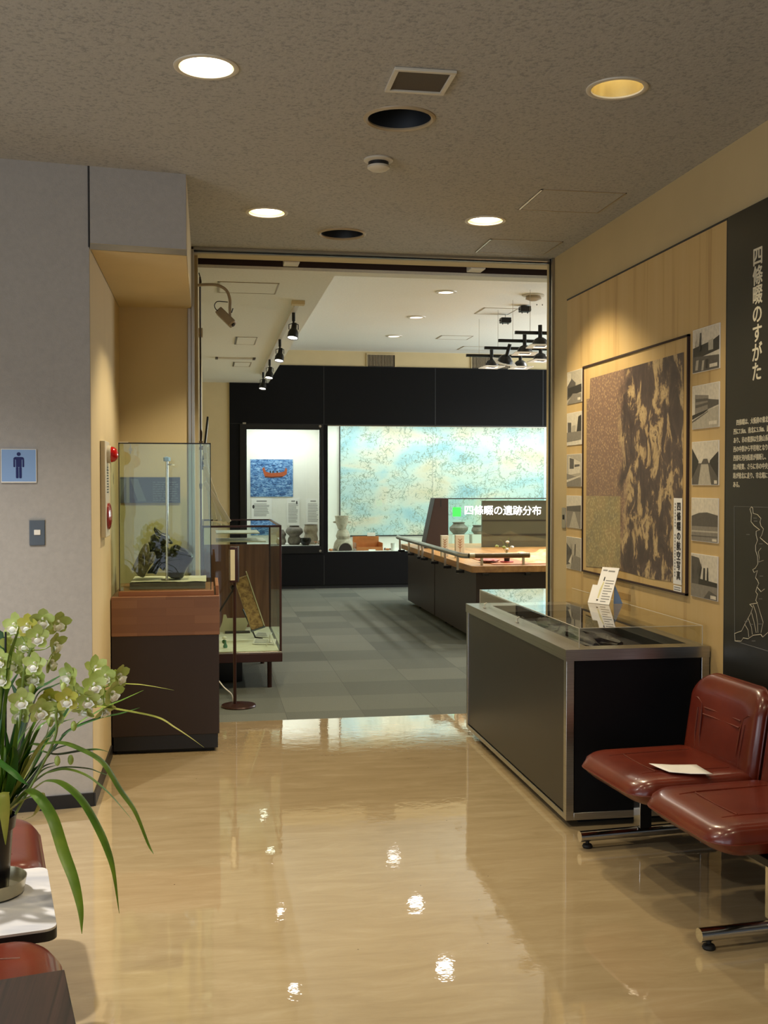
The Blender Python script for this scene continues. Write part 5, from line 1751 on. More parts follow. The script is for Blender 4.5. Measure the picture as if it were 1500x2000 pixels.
# ================================================================ LEFT FOREGROUND: BENCH, TABLE, ORCHID
LT = 0.42
LR = math.atan2(0.086, 0.438)      # the left row stands a little askew
LB = Matrix.Translation((-0.449, 3.116, 0)) @ Matrix.Rotation(LR, 4, 'Z')   # local y away along the row, x to the right
t = thing('waiting_bench', 'red-brown seats joined to a low table at the left edge, partly out of view', 'bench', (-0.6, 3.0, 0), 0)
FL = Matrix.Rotation(PI, 4, 'Z')
for k in (0.262, -0.735):
    Ts = LB @ Matrix.Translation((0.0, k, BZ + 0.015)) @ FL
    cushion_seat(t, Ts)
    cushion_back(t, LB @ Matrix.Translation((-0.435, k, BZ + 0.035)) @ FL @ Matrix.Rotation(R(13), 4, 'Y'))
MB().prism(round_rect(-0.50, 0.0, -0.448, 0.0, 0.03, 5), LT - 0.006, LT, M['marble'], LB).build('table_top', t)
MB().prism(round_rect(-0.501, 0.001, -0.449, 0.001, 0.03, 5), LT - 0.03, LT - 0.006, M['baseb'], LB).build('table_edge', t)
MB().box(-0.28, -0.22, -1.0, 0.5, 0.26, 0.296, M['blackmetal'], LB).build('beam', t, 0.003)
MB().box(-0.32, -0.18, -0.30, -0.15, 0.29, LT - 0.03, M['blackmetal'], LB).build('table_bracket', t)
for k in (0.06, -0.55):
    bench_foot(t, LB @ Matrix.Translation((-0.02, k, 0)) @ FL, 0.55)
# dark wooden side desk at the lower left corner
DZ = 0.62
D0 = Matrix.Translation((-0.258, 1.992, 0)) @ Matrix.Rotation(LR + R(1), 4, 'Z')
t = thing('side_desk', 'dark wood-grain desk top at the lower left corner of the photo', 'desk', (-0.5, 1.8, 0))
MB().box(-0.60, 0.0, -0.50, 0.0, DZ - 0.026, DZ, M['darkwood'], D0).build('desk_top', t, 0.002)
for x in (-0.59, -0.03):
    MB().box(x, x + 0.02, -0.46, -0.05, 0, DZ - 0.027, M['darkwood'], D0).build('side_panel', t, 0.002)
MB().box(-0.57, -0.03, -0.07, -0.055, 0.15, DZ - 0.027, M['darkwood'], D0).build('back_panel', t)

# saucer and orchid
OX, OYp = -0.566, 2.93
t = thing('plant_saucer', 'champagne metal saucer under the orchid pot', 'saucer', (OX, OYp, LT))
MB().lathe([(0, 0.0006), (0.078, 0.0006), (0.085, 0.006), (0.092, 0.042), (0.0895, 0.042), (0.082, 0.008), (0, 0.006)], (OX, OYp, LT), M['goldmetal'], 48).build('dish', t)
PB = LT + 0.0068
t = thing('potted_orchid', 'potted green cymbidium orchid with arching leaves and pale green blossoms', 'plant', (OX, OYp, PB))
MB().lathe([(0, 0), (0.044, 0), (0.046, 0.004), (0.058, 0.165), (0.064, 0.168), (0.068, 0.20), (0.064, 0.20), (0.060, 0.17), (0, 0.17)], (OX, OYp, PB), M['pot'], 40).build('pot', t)
b = MB()
rnd = random.Random(7)
b.lathe([(0.061, 0.172), (0.058, 0.183), (0.03, 0.187), (0, 0.188)], (OX, OYp, PB), M['soil'], 24)
for k in range(60):
    a, r = rnd.uniform(0, 2 * PI), rnd.uniform(0, 0.052)
    b.ball((OX + r * math.cos(a), OYp + r * math.sin(a), PB + 0.187), (rnd.uniform(.005, .01), rnd.uniform(.004, .008), 0.005), M['soil'], 6)
b.build('potting_bark', t)['kind'] = 'stuff'

PT = PB + 0.185
base0 = Vector((OX, OYp, PT))


def leaf(px, ys, wmax, m, start=None, fold=0.28):
    """arching leaf through photo points at given depths, rooted in the pot"""
    pts = [at(x, y, d) for (x, y), d in zip(px, ys)]
    if start is not None:
        pts = [start] + pts
    P = smooth_path(pts, 7)
    n = len(P)
    ws = []
    for i in range(n):
        u = i / (n - 1)
        ws.append(wmax * (0.38 + 0.62 * min(1, u / 0.35)) * (1 - max(0, (u - 0.62) / 0.38) ** 1.7) + 0.0006)
    d = (P[-1] - P[0])
    side = d.cross(Vector((0, 0, 1)))
    if side.length < 0.05:
        side = Vector((1, 0, 0))
    side.normalize()
    # turn the blade so that its face looks up and towards the room
    side = (side + Vector((0.0, 0.0, 0.0))).normalized()
    return MB().ribbon(P, [q * 1.18 for q in ws], side, m, fold)


def root(dx, dy):
    return base0 + Vector((dx, dy, 0.0))


def lin_d(a, b, n):
    return [a + (b - a) * i / (n - 1) for i in range(n)]


S = 1.0
LV = [
    ([(50, 1466), (84, 1452), (118, 1447), (154, 1458), (202, 1486), (238, 1542), (266, 1584), (291, 1648), (300, 1668)], (2.93, 2.80), 0.0125, 'leaf_mid', root(0.01, -0.01)),
    ([(45, 1548), (60, 1541), (84, 1562), (106, 1600), (126, 1662), (146, 1718), (158, 1774), (160, 1824)], (2.90, 2.66), 0.0145, 'leaf_mid', root(0.015, -0.02)),
    ([(70, 1535), (106, 1522), (140, 1539), (168, 1570), (196, 1620), (213, 1662), (224, 1707), (233, 1784)], (2.92, 2.74), 0.0125, 'leaf_mid', root(0.02, -0.01)),
    ([(70, 1522), (106, 1503), (134, 1500), (168, 1511), (196, 1531), (224, 1559), (262, 1606)], (2.95, 2.95), 0.0095, 'leaf_mid', root(0.02, 0.0)),
    ([(64, 1528), (112, 1499), (168, 1499), (196, 1508), (224, 1518)], (2.98, 3.05), 0.006, 'leaf_dark', root(0.02, 0.01)),
    ([(50, 1474), (112, 1471), (157, 1464), (190, 1462), (214, 1469)], (2.98, 3.06), 0.009, 'leaf_dark', root(0.01, 0.02)),
    ([(64, 1427), (112, 1388), (157, 1377), (196, 1378), (241, 1385), (308, 1399), (342, 1419), (370, 1438), (399, 1460)], (2.96, 2.90), 0.0075, 'leaf_pale', root(0.012, 0.01)),
    ([(106, 1458), (126, 1430), (157, 1413), (196, 1399), (238, 1391), (273, 1382)], (3.0, 3.08), 0.010, 'leaf_dark', root(0.02, 0.02)),
    ([(150, 1370), (224, 1338), (260, 1335), (294, 1339), (340, 1348)], (3.02, 3.12), 0.005, 'leaf_pale', root(0.015, 0.025)),
    ([(120, 1440), (196, 1385), (238, 1366), (280, 1348)], (3.02, 3.12), 0.005, 'leaf_mid', root(0.015, 0.02)),
    ([(45, 1420), (64, 1352), (96, 1330), (126, 1315)], (2.98, 3.0), 0.013, 'leaf_dark', root(0.005, 0.02)),
    ([(48, 1425), (72, 1356), (104, 1338), (132, 1328)], (2.96, 2.94), 0.010, 'leaf_dark', root(0.008, 0.01)),
    ([(2, 1400), (12, 1350), (26, 1325), (40, 1308)], (2.98, 2.98), 0.011, 'leaf_dark', root(0.0, 0.02)),
    ([(-60, 1500), (-20, 1478), (22, 1503), (40, 1520), (56, 1534)], (2.86, 2.80), 0.010, 'leaf_dark', root(-0.05, -0.02)),
    ([(0, 1560), (6, 1548), (10, 1587), (11, 1650)], (2.84, 2.78), 0.013, 'leaf_pale', root(-0.005, -0.04)),
    ([(30, 1570), (76, 1548), (84, 1562), (70, 1590), (46, 1602)], (2.90, 2.86), 0.011, 'leaf_pale', root(0.02, -0.03)),
    ([(-8, 1400), (2, 1300), (4, 1250), (-2, 1230)], (2.97, 2.97), 0.012, 'leaf_dark', root(-0.005, 0.015)),
    ([(8, 1380), (16, 1290), (28, 1248), (39, 1226)], (2.93, 2.90), 0.008, 'leaf_mid', root(0.0, 0.0)),
    ([(-60, 1400), (-120, 1330), (-200, 1330), (-260, 1400)], (2.95, 2.95), 0.011, 'leaf_mid', root(-0.02, 0.0)),
    ([(-60, 1480), (-130, 1440), (-210, 1480), (-250, 1580)], (2.9, 2.8), 0.012, 'leaf_mid', root(-0.025, -0.01)),
    ([(60, 1500), (90, 1440), (120, 1400), (140, 1372)], (3.0, 3.05), 0.011, 'leaf_dark', root(0.02, 0.02)),
    ([(30, 1480), (40, 1420), (36, 1370), (20, 1330)], (3.0, 3.04), 0.010, 'leaf_dark', root(0.0, 0.03)),
    ([(20, 1500), (28, 1450), (34, 1400)], (2.9, 2.88), 0.008, 'leaf_mid', root(0.0, -0.01)),
    ([(45, 1530), (70, 1480), (88, 1440), (100, 1400)], (2.93, 2.92), 0.009, 'leaf_mid', root(0.012, -0.01)),
    ([(10, 1520), (14, 1470), (10, 1420)], (2.9, 2.9), 0.009, 'leaf_dark', root(-0.01, -0.01)),
]
rnd = random.Random(21)
for k in range(14):
    x0_ = rnd.uniform(-30, 45)
    lean = rnd.uniform(-25, 55)
    hh_ = rnd.uniform(110, 260)
    dd = rnd.uniform(2.88, 3.0)
    LV.append(([(x0_ * .5 - 5, 1560), (x0_ * .7, 1600 - hh_ * .5), (x0_ + lean * .5, 1600 - hh_ * .85), (x0_ + lean, 1600 - hh_)], (2.92, dd), rnd.uniform(0.007, 0.011), ('leaf_dark', 'leaf_mid', 'leaf_dark', 'leaf_mid', 'leaf_pale')[k % 5], root(rnd.uniform(-.03, .03), rnd.uniform(-.03, .03))))
for k in range(10):
    lean = rnd.uniform(30, 125)
    hh_ = rnd.uniform(70, 200)
    LV.append(([(20, 1560), (28 + lean * .3, 1600 - hh_ * .62), (30 + lean * .65, 1600 - hh_ * .92), (30 + lean, 1600 - hh_)], (2.93, rnd.uniform(2.84, 3.04)), rnd.uniform(0.007, 0.012), ('leaf_mid', 'leaf_dark', 'leaf_mid', 'leaf_pale', 'leaf_dark')[k % 5], root(rnd.uniform(-.02, .04), rnd.uniform(-.03, .03))))
for i, (px, (d0, d1), wm, m, r) in enumerate(LV):
    leaf(px, lin_d(d0, d1, len(px)), wm, M[m], r).build('leaf', t)
# sheathed leaf bases (pseudobulbs)
b = MB()
rnd = random.Random(3)
for k in range(16):
    a = rnd.uniform(0, 2 * PI)
    r0 = rnd.uniform(0.0, 0.042)
    h = rnd.uniform(0.07, 0.15)
    q = base0 + Vector((r0 * math.cos(a), r0 * math.sin(a), -0.005))
    l_ = Vector((0.5 * math.cos(a) * h * .7, 0.5 * math.sin(a) * h * .7, h))
    b.tube([q, q + l_ * .35, q + l_ * .7, q + l_], [0.008, 0.011, 0.008, 0.003], M['leaf_pale'] if k % 3 else M['bark'], 7)
b.build('pseudobulb', t)
MB().tube([at(11, 1560, 2.95), at(11, 1234, 2.96)], 0.0028, M['rubber'], 8).build('support_stake', t)
ST = [([(20, 1590), (25, 1480), (40, 1400), (46, 1320), (60, 1270), (82, 1225)], 2.94), ([(30, 1590), (90, 1480), (110, 1430), (112, 1385), (150, 1365), (200, 1345)], 2.91), ([(0, 1590), (-10, 1450), (0, 1380), (4, 1310)], 2.96)]
for px, d in ST:
    MB().tube(smooth_path([at(x, y, d) for x, y in px], 6), 0.0036, M['stem'], 8).build('flower_stem', t)


def tepal(T, L, W, m, curl, b):
    vs = []
    n = 6
    for i in range(n + 1):
        u = i / n
        wd = W * math.sin(PI * (0.14 + 0.70 * u)) ** 0.7 * (1 - u ** 7) ** 0.5
        x = L * u
        z = curl * u * u * L + 0.10 * L * u
        for s, dz in ((-1, 0.12), (0, 0.0), (1, 0.12)):
            vs.append((x, s * wd, z + dz * wd))
    fs = []
    for i in range(n):
        for k in (0, 1):
            fs.append((i * 3 + k, i * 3 + k + 1, (i + 1) * 3 + k + 1, (i + 1) * 3 + k))
    b.add(vs, fs, m, T)


def flower(c, face, size, seed, parent):
    r = random.Random(seed)
    f = Vector(face).normalized()
    up0 = Vector((0, 0, 1)) - f * f.z
    up0.normalize()
    ra = up0.cross(f)
    F = frame(c, tuple(up0), tuple(ra), tuple(f))   # local x up, z towards the front
    m = M['petal'] if r.random() > 0.14 else M['petal2']
    b = MB()
    for ang in (0, 68, -68, 138, -138):
        a = ang + r.uniform(-9, 9)
        Tt = F @ Matrix.Rotation(R(a), 4, 'Z')
        tepal(Tt, size * (0.50 + r.uniform(-.03, .03)), size * 0.20, m, r.uniform(0.05, 0.55) if abs(ang) < 100 else r.uniform(-0.1, 0.3), b)
    o = b.build('flower', parent)
    b = MB()
    # lip: short tube opening into a frilled apron, with the arched column over it
    n = 10
    vs, fs = [], []
    for i in range(6):
        u = i / 5
        rr = size * (0.10 + 0.13 * u)
        for j in range(n + 1):
            a = PI * (0.95 + 1.1 * j / n)
            wob = 1 + (0.12 * math.sin(j * 2.3 + seed) if u > .7 else 0)
            vs.append((math.sin(a) * rr * wob - size * .02 - size * .07 * u * u, math.cos(a) * rr * wob, size * (0.02 + 0.24 * u - 0.10 * u * u * abs(math.sin(a)))))
    for i in range(5):
        for j in range(n):
            fs.append((i * (n + 1) + j, i * (n + 1) + j + 1, (i + 1) * (n + 1) + j + 1, (i + 1) * (n + 1) + j))
    b.add(vs, fs, M['lip'], F)
    b.ball((-size * .14, 0, size * 0.18), (size * .11, size * .14, size * .06), M['lip'], 8, F)
    b.tube([F @ Vector((0.03 * size, 0, 0)), F @ Vector((0.09 * size, 0, 0.10 * size)), F @ Vector((0.07 * size, 0, 0.19 * size))], [0.05 * size, 0.045 * size, 0.035 * size], M['lip'], 7)
    b.build('lip', o)
    return o


FLW = [(84, 1210, 2.90), (55, 1221, 2.90), (112, 1215, 2.95), (73, 1244, 2.88), (106, 1258, 2.96), (70, 1298, 2.88), (97, 1292, 2.95), (4, 1288, 2.93),
       (22, 1262, 2.98), (28, 1297, 2.97), (50, 1258, 2.98), (43, 1367, 2.88), (77, 1386, 2.88), (137, 1319, 2.93), (131, 1365, 2.88), (67, 1320, 2.97),
       (42, 1392, 2.96), (30, 1222, 2.97), (183, 1339, 2.88), (171, 1366, 2.87), (185, 1307, 2.95), (207, 1321, 2.92), (230, 1320, 2.95), (218, 1353, 2.91),
       (165, 1386, 2.93), (204, 1386, 2.94), (5, 1325, 2.93), (53, 1335, 2.98), (95, 1363, 2.97), (150, 1352, 2.97), (108, 1390, 2.95), (-20, 1300, 2.93), (-28, 1345, 2.95), (196, 1362, 2.97)]
side_on = {4: (0.9, -0.5, -0.1), 6: (0.9, -0.4, -0.2), 8: (-0.8, 0.3, 0.1), 22: (0.8, -0.6, 0.0), 23: (0.7, -0.7, -0.2), 13: (-0.6, -0.8, 0.1), 20: (0.5, -0.7, 0.5), 24: (-0.3, -0.6, -0.7), 25: (0.5, -0.5, -0.7)}
for i, (x, y, d) in enumerate(FLW):
    r = random.Random(i + 50)
    face = side_on.get(i, (r.uniform(-0.45, 0.55), -1, r.uniform(-0.35, 0.25)))
    c = at(x, y, d)
    o = flower(c, face, 0.064 + r.uniform(0, 0.008), i, t)
    # short pedicel back to its spike
    spx, sd = min(((q, dd) for q, dd in ST), key=lambda s: min((x - p[0]) ** 2 + (y - p[1]) ** 2 for p in s[0]))
    sx_, sy_ = min(spx, key=lambda p: (x - p[0]) ** 2 + (y + 14 - p[1]) ** 2)
    e0 = at(sx_, sy_, sd)
    mid = (e0 + c) / 2 + Vector((0, 0.012, -0.008))
    MB().tube(smooth_path([c - Vector(face).normalized() * 0.003, mid, e0], 4), 0.0017, M['stem'], 5).build('pedicel', o)
for i, (x, y, d) in enumerate(((42, 1285, 2.95), (62, 1345, 2.93), (144, 1418, 2.9), (112, 1486, 2.9), (138, 1484, 2.92), (124, 1342, 2.9), (98, 1410, 2.93))):
    p = at(x, y, d)
    MB().ball(p, (0.008, 0.008, 0.014), M['petal'], 10).build('bud', t)

# ================================================================ BACK WALL SHOWCASES
# left showcase: prints on the rear panel
YB = CB - 0.0005


def back_print(x0, x1, z0, z1, th, m, y=YB):
    return MB().box(x0, x1, y - th, y, z0, z1, m)


def scale_at(px, py, y=CB):
    p = at(px, py, y)
    return p.x, p.z


ax, az = scale_at(489, 897)
cx, cz = scale_at(572, 970)
t = thing('sea_photo', 'blue sea photograph with a red-brown wooden boat in the left wall showcase', 'photo', ((ax + cx) / 2, CB, cz))
back_print(ax, cx, cz, az, 0.01, M['sea']).build('print', t)
b = MB()
hull = [(512, 915), (516, 912), (519, 921), (530, 924), (545, 923), (555, 921), (558, 913), (561, 917), (560, 926), (553, 931), (530, 932), (517, 931)]
b.poly([tuple(at(x, y, CB - 0.012)) for x, y in hull], M['boat'])
b.poly([tuple(at(x, y, CB - 0.0125)) for x, y in ((517, 930), (530, 931), (553, 930), (552, 932), (530, 933.5), (518, 932.5))], mat('dark_boat', '#5c2a1a', .5, vary=.1, scale=30))
for x in (528, 533, 541):
    b.poly([tuple(at(q, r_, CB - 0.0122)) for q, r_ in ((x - 1, 924), (x - 1, 920), (x + 1, 919), (x + 2, 923))], M['ink'])
b.build('boat_image', t, smooth=False)
ax, az = scale_at(490, 1014)
cx, cz = scale_at(546, 1045)
t = thing('sea_print', 'lower blue sea print cut at an angle in the left wall showcase', 'print', (ax, CB, cz))
p = facing_viewer(0, YB, 0)
MB().prism([(ax, cz), (cx, cz), (cx - 0.0, az - 0.09), (ax + 0.30, az), (ax, az)], 0, 0.01, M['sea'], p).build('print', t)


def sheet(px, title_w, lines, lab, seed, fig=None):
    (x0, y0), (x1, y1) = px
    ax, az = scale_at(x0, y0)
    cx, cz = scale_at(x1, y1)
    t = thing('text_sheet', lab, 'text sheet', ((ax + cx) / 2, CB, cz), 0, 'text sheets in the left wall showcase')
    back_print(ax, cx, cz, az, 0.012, M['paper']).build('sheet', t)
    b = MB()
    w_ = cx - ax
    y = YB - 0.0125
    b.box(ax + w_ * (0.5 - title_w / 2), ax + w_ * (0.5 + title_w / 2), y - 0.0006, y, az - 0.045, az - 0.028, M['greyink'])
    r = random.Random(seed)
    h = az - cz
    for k in range(lines):
        z = az - 0.075 - k * (h - 0.11) / lines
        xs = ax + w_ * 0.12
        b.box(xs, xs + w_ * r.uniform(0.6, 0.78), y - 0.0006, y, z - 0.008, z, M['greyink'])
    if fig:
        b.ball((ax + w_ * fig[0], y, az - fig[1]), (w_ * .06, 0.0008, 0.03), M['ink'], 8)
    b.build('text_line', t, smooth=False)


sheet(((491, 974), (531, 1014)), 0.5, 10, 'wide white text sheet under the boat photograph', 1, (0.1, 0.12))
sheet(((560, 974), (585, 1026)), 0.3, 13, 'narrow white text sheet in the middle of the left wall showcase', 2, (0.78, 0.06))
sheet(((598, 974), (625, 1025)), 0.4, 12, 'narrow white text sheet at the right end of the left wall showcase', 3)


def vessel(name, px, base_py, prof, y, m, lab, cat, group=None, dark=True):
    """thrown pot: profile in photo pixels (half width, height above the base)"""
    p = at(px, base_py, y)
    k = (at(px + 10, base_py, y).x - p.x) / 10
    z0 = W1[2] if px < 632 else W2[2]
    t = thing(name, lab, cat, (p.x, y, z0), 0, group)
    P = smooth_path([(r * k, 0, h * k) for r, h in prof], 4)
    out = [(max(q.x, 0), q.z) for q in P]
    MB().lathe([(0, 0.0005)] + out, (p.x, y, z0 + 0.0006), m, 30).build('body', t)
    r_top, h_top = out[-1]
    MB().lathe([(r_top, h_top), (r_top * 0.9, h_top - 0.004), (r_top * 0.86, h_top - 0.04), (0, h_top - 0.06)], (p.x, y, z0 + 0.0006), M['ink'], 30).build('mouth', t)
    return t


JG = 'old pots in the left wall showcase'
vessel('clay_pot', 575, 1062, [(9, 0), (13, 5), (12, 13), (10, 17), (17, 24), (15, 31), (9, 35), (10, 37)], 15.58, M['grey_clay'], 'large dark-rimmed clay pot stacked on another in the left wall showcase', 'pot', JG)
vessel('clay_pot', 549, 1062, [(7, 0), (10, 6), (8, 14), (10, 20), (6, 27), (5, 29)], 15.62, M['grey_clay'], 'clay pot half hidden behind the low showcase corner', 'pot', JG)
vessel('clay_pot', 607, 1064, [(11, 0), (14, 10), (12, 20), (14, 27), (12, 36), (13, 38)], 15.7, M['clay'], 'big pale clay pot at the rear right of the left wall showcase', 'pot', JG)
vessel('black_bowl', 597, 1061, [(6, 0), (9, 4), (10.5, 10), (10, 14)], 15.42, M['black_lacquer'], 'small black bowl at the front of the left wall showcase', 'bowl')
rnd = random.Random(2)
k0 = at(616, 1060, 15.45)
for i in range(12):
    p = Vector((k0.x + rnd.uniform(-0.06, 0.075), 15.45 + rnd.uniform(-0.06, 0.06), W1[2] + 0.012 + 0.012 * (i % 3)))
    a = rnd.uniform(0, PI)
    v = Vector((math.cos(a), math.sin(a) * .6, rnd.uniform(0, .8))) * 0.045
    o = MB().tube([p - v * .0, p + v * .5, p + v], [0.008, 0.012, 0.006], M['clay'] if i % 2 else M['orange'], 7).build('bone_fragment', origin=p)
    tag(o, 'tan bone fragment in the little heap beside the black bowl', 'bone', 'bone fragments beside the black bowl')

# big relief map on the rear of the right showcase
ax, az = scale_at(663, 832)
_, cz = scale_at(663, 1047)
t = thing('relief_map', 'huge pale painted bird\'s-eye map filling the right wall showcase', 'map', (4.0, CB, cz))
o = back_print(ax + 0.01, W2[1] - 0.05, cz + 0.01, W2[3] + 0.35, 0.02, M['mural'])
o.build('painting', t)
b = MB()
b.box(ax - 0.005, ax + 0.01, YB - 0.026, YB, cz - 0.005, W2[3] + 0.35, M['ink']).box(ax, W2[1] - 0.05, YB - 0.026, YB, cz - 0.008, cz + 0.01, M['ink'])
b.box(3.40, 3.404, YB - 0.0215, YB - 0.02, cz, W2[3] + 0.35, M['greyink'])
b.build('frame', t)
# clay cooking stove with steamer
yy = 15.55
p = at(668, 1068, yy)
kk = (at(678, 1068, yy).x - p.x) / 10
t = thing('clay_stove', 'tall clay cooking stove with arched dark mouth and stacked steamer pot', 'clay stove', (p.x, yy, W2[2]))
z0 = W2[2] + 0.001
MB().lathe([(17 * kk, 0), (19 * kk, 6 * kk), (17 * kk, 15 * kk), (13 * kk, 21 * kk), (11 * kk, 23 * kk), (0, 23.3 * kk)], (p.x + 2 * kk, yy, z0), M['clay'], 32).build('stove_body', t)
cxm = p.x + 4 * kk
arch = [(cxm + 14 * kk * math.cos(PI * j / 14), z0 + 1.2 * kk + (15 * kk) * math.sin(PI * j / 14)) for j in range(15)]
MB().prism([(x, z) for x, z in arch], 14.5 * kk, 19.6 * kk, M['slot'], facing_viewer(0, yy, 0)).build('mouth', t)
rim = [Vector((x, yy - 19.4 * kk, z)) for x, z in arch]
MB().tube(rim, 1.3 * kk, M['clay'], 8).build('mouth_rim', t)
MB().lathe([(12 * kk, 23 * kk), (14 * kk, 28 * kk), (11 * kk, 37 * kk), (8 * kk, 40 * kk), (7.5 * kk, 41 * kk), (0, 41 * kk)], (p.x + 2 * kk, yy, z0), M['clay'], 32).build('boiling_pot', t)
MB().lathe([(7.4 * kk, 41 * kk), (9 * kk, 46 * kk), (12 * kk, 54 * kk), (13 * kk, 65 * kk), (14 * kk, 67 * kk), (12.5 * kk, 67 * kk), (11 * kk, 50 * kk), (0, 45 * kk)], (p.x - 0.5 * kk, yy, z0), M['clay'], 32).build('steamer', t)
b = MB()
for s in (-1, 1):
    b.tube([(p.x + s * 11.5 * kk, yy, z0 + 55 * kk), (p.x + s * 16 * kk, yy, z0 + 55 * kk), (p.x + s * 17.5 * kk, yy, z0 + 55.5 * kk)], [2.2 * kk, 1.6 * kk, 1.0 * kk], M['clay'], 8)
b.build('handle', t)
# wooden box with timber remains
t = thing('wooden_tray', 'open orange wooden tray holding a grey timber remnant in the right wall showcase', 'tray', (at(722, 1064, 15.55).x, 15.55, W2[2]))
q0, q1 = at(696, 1066, 15.45), at(748, 1066, 15.45)
b = MB().box(q0.x, q1.x, 15.45, 15.46, z0 + 0.0, z0 + 0.05, M['orange']).box(q0.x, q1.x, 15.84, 15.85, z0, z0 + 0.19, M['orange'])
b.box(q0.x, q0.x + 0.01, 15.46, 15.84, z0, z0 + 0.11, M['orange']).box(q1.x - 0.01, q1.x, 15.46, 15.84, z0, z0 + 0.11, M['orange'])
b.box(q0.x, q1.x, 15.46, 15.84, z0, z0 + 0.02, M['orange'])
b.build('tray', t, 0.002)
o = timber([(q0.x + 0.06, 15.6, z0 + 0.07), (q0.x + 0.16, 15.62, z0 + 0.09), (q0.x + 0.26, 15.64, z0 + 0.07), (q1.x - 0.05, 15.66, z0 + 0.05)], [0.03, 0.05, 0.06, 0.03], 8, mat('grey_timber', '#7d756c', 0.7, c2='#a59a8c', scale=20))
# lift onto the tray floor
for v in o.v:
    v.z = max(v.z, z0 + 0.022) if v.z < z0 + 0.15 else v.z
    v.z = min(v.z, z0 + 0.16)
o = o.build('timber_remnant', origin=(q0.x + 0.15, 15.62, z0 + 0.02))
tag(o, 'grey timber remnant lying in the orange wooden tray', 'timber')
c_ = at(726, 1044, 15.8)
o = MB().box(c_.x - 0.06, c_.x + 0.06, 15.83, 15.852, z0 + 0.192, z0 + 0.245, M['white']).build('caption_card', origin=(c_.x, 15.84, z0 + 0.19))
tag(o, 'white caption card on the rear edge of the orange tray', 'caption')
o = MB().box(-0.05, 0.05, -0.03, 0.03, 0, 0.004, M['white'], Matrix.Translation((at(727, 1070, 15.38).x, 15.38, z0)) @ Matrix.Rotation(R(35), 4, 'X')).build('caption_card', origin=(at(727, 1070, 15.38).x, 15.38, z0))
tag(o, 'white caption card lying in front of the orange tray', 'caption')
rnd = random.Random(11)
for i, px in enumerate((646, 651, 687, 691, 694, 752, 757, 762)):
    p = at(px, 1068, 15.42 + 0.05 * (i % 3))
    o = MB().ball((p.x, p.y, z0 + 0.018), (rnd.uniform(.02, .045), rnd.uniform(.02, .03), rnd.uniform(.014, .018)), M['grey_clay'] if i % 2 else M['orange'], 12, None, 0.3, i).build('sherd', origin=(p.x, p.y, z0))
    tag(o, 'small pottery sherd on the white floor of the right wall showcase', 'sherd', 'pottery sherds in the right wall showcase')
p = at(768, 1070, 15.4)
o = MB().lathe([(0, 0), (0.03, 0), (0.038, 0.11), (0.034, 0.11), (0.027, 0.004), (0, 0.004)], (p.x, 15.4, z0), M['white'], 20).build('white_cup', origin=(p.x, 15.4, z0))
tag(o, 'white cup at the right end of the wall showcase floor, beside the handrail', 'cup')
# pots seen through the model table's glass
for i, (px, y, s, lab) in enumerate(((896, 15.6, 1.0, 'round dark pot in the right wall showcase, seen through the table glass'), (935, 15.6, 0.8, 'second round dark pot seen through the table glass, partly hidden'))):
    p = at(px, 1000, y)
    t = thing('clay_pot', lab, 'pot', (p.x, y, W2[2]), 0, 'pots in the right wall showcase')
    MB().lathe([(0.0, 0.22), (0.08, 0.22), (0.135, 0.28), (0.14, 0.32), (0.09, 0.365), (0.08, 0.38), (0.10, 0.40), (0.085, 0.40), (0.06, 0.37), (0, 0.36)] if s == 1.0 else
               [(0.0, 0.22), (0.07, 0.22), (0.11, 0.27), (0.10, 0.31), (0.08, 0.335), (0.10, 0.355), (0.09, 0.355), (0, 0.33)], (p.x, y, z0), M['grey_clay'], 30).build('body', t)
    MB().box(p.x - 0.13, p.x + 0.13, y - 0.13, y + 0.13, z0, z0 + 0.219, M['white']).build('stand', t)

# ================================================================ MODEL TABLE WITH HANDRAIL
MX, MYF, MYB, MZ = 2.40, 9.58, 13.25, 0.735
MXR = 4.6
t = thing('model_table', 'dark brown exhibit table with light wooden top edge, in two base sections', 'exhibit table', (3.4, 11.4, 0))
b = MB().prism([(MX, MYF + 0.02), (MX + 0.03, MYF), (MXR, MYF), (MXR, MYB), (MX, MYB)], MZ - 0.06, MZ, M['tablewood'])
b.build('table_top', t, 0.003)
MB().box(2.452, MXR - 0.05, MYF + 0.06, 11.46, 0.05, MZ - 0.061, M['brown']).build('base_section', t, 0.003)
MB().box(2.452, MXR - 0.05, 11.49, MYB - 0.2, 0.05, MZ - 0.061, M['brown']).build('base_section', t, 0.003)
MB().box(2.47, MXR - 0.07, 11.461, 11.489, 0.06, MZ - 0.065, M['rubber']).build('base_gap', t)
for (x, y) in ((2.52, 12.6), (2.52, 11.2), (2.52, 10.9), (2.52, 9.95), (4.3, 9.95), (4.3, 12.6)):
    MB().tube([(x - 0.012, y, 0.026), (x + 0.012, y, 0.026)], 0.025, M['rubber'], 16).box(x - 0.02, x + 0.02, y - 0.02, y + 0.02, 0.04, 0.051, M['blackmetal']).build('castor', t)
MB().prism([(MX + 0.24, MYF + 0.14), (MXR - 0.1, MYF + 0.14), (MXR - 0.1, 11.2), (MX + 0.24, 11.2)], MZ, MZ + 0.006, M['orange']).build('map_frame', t)
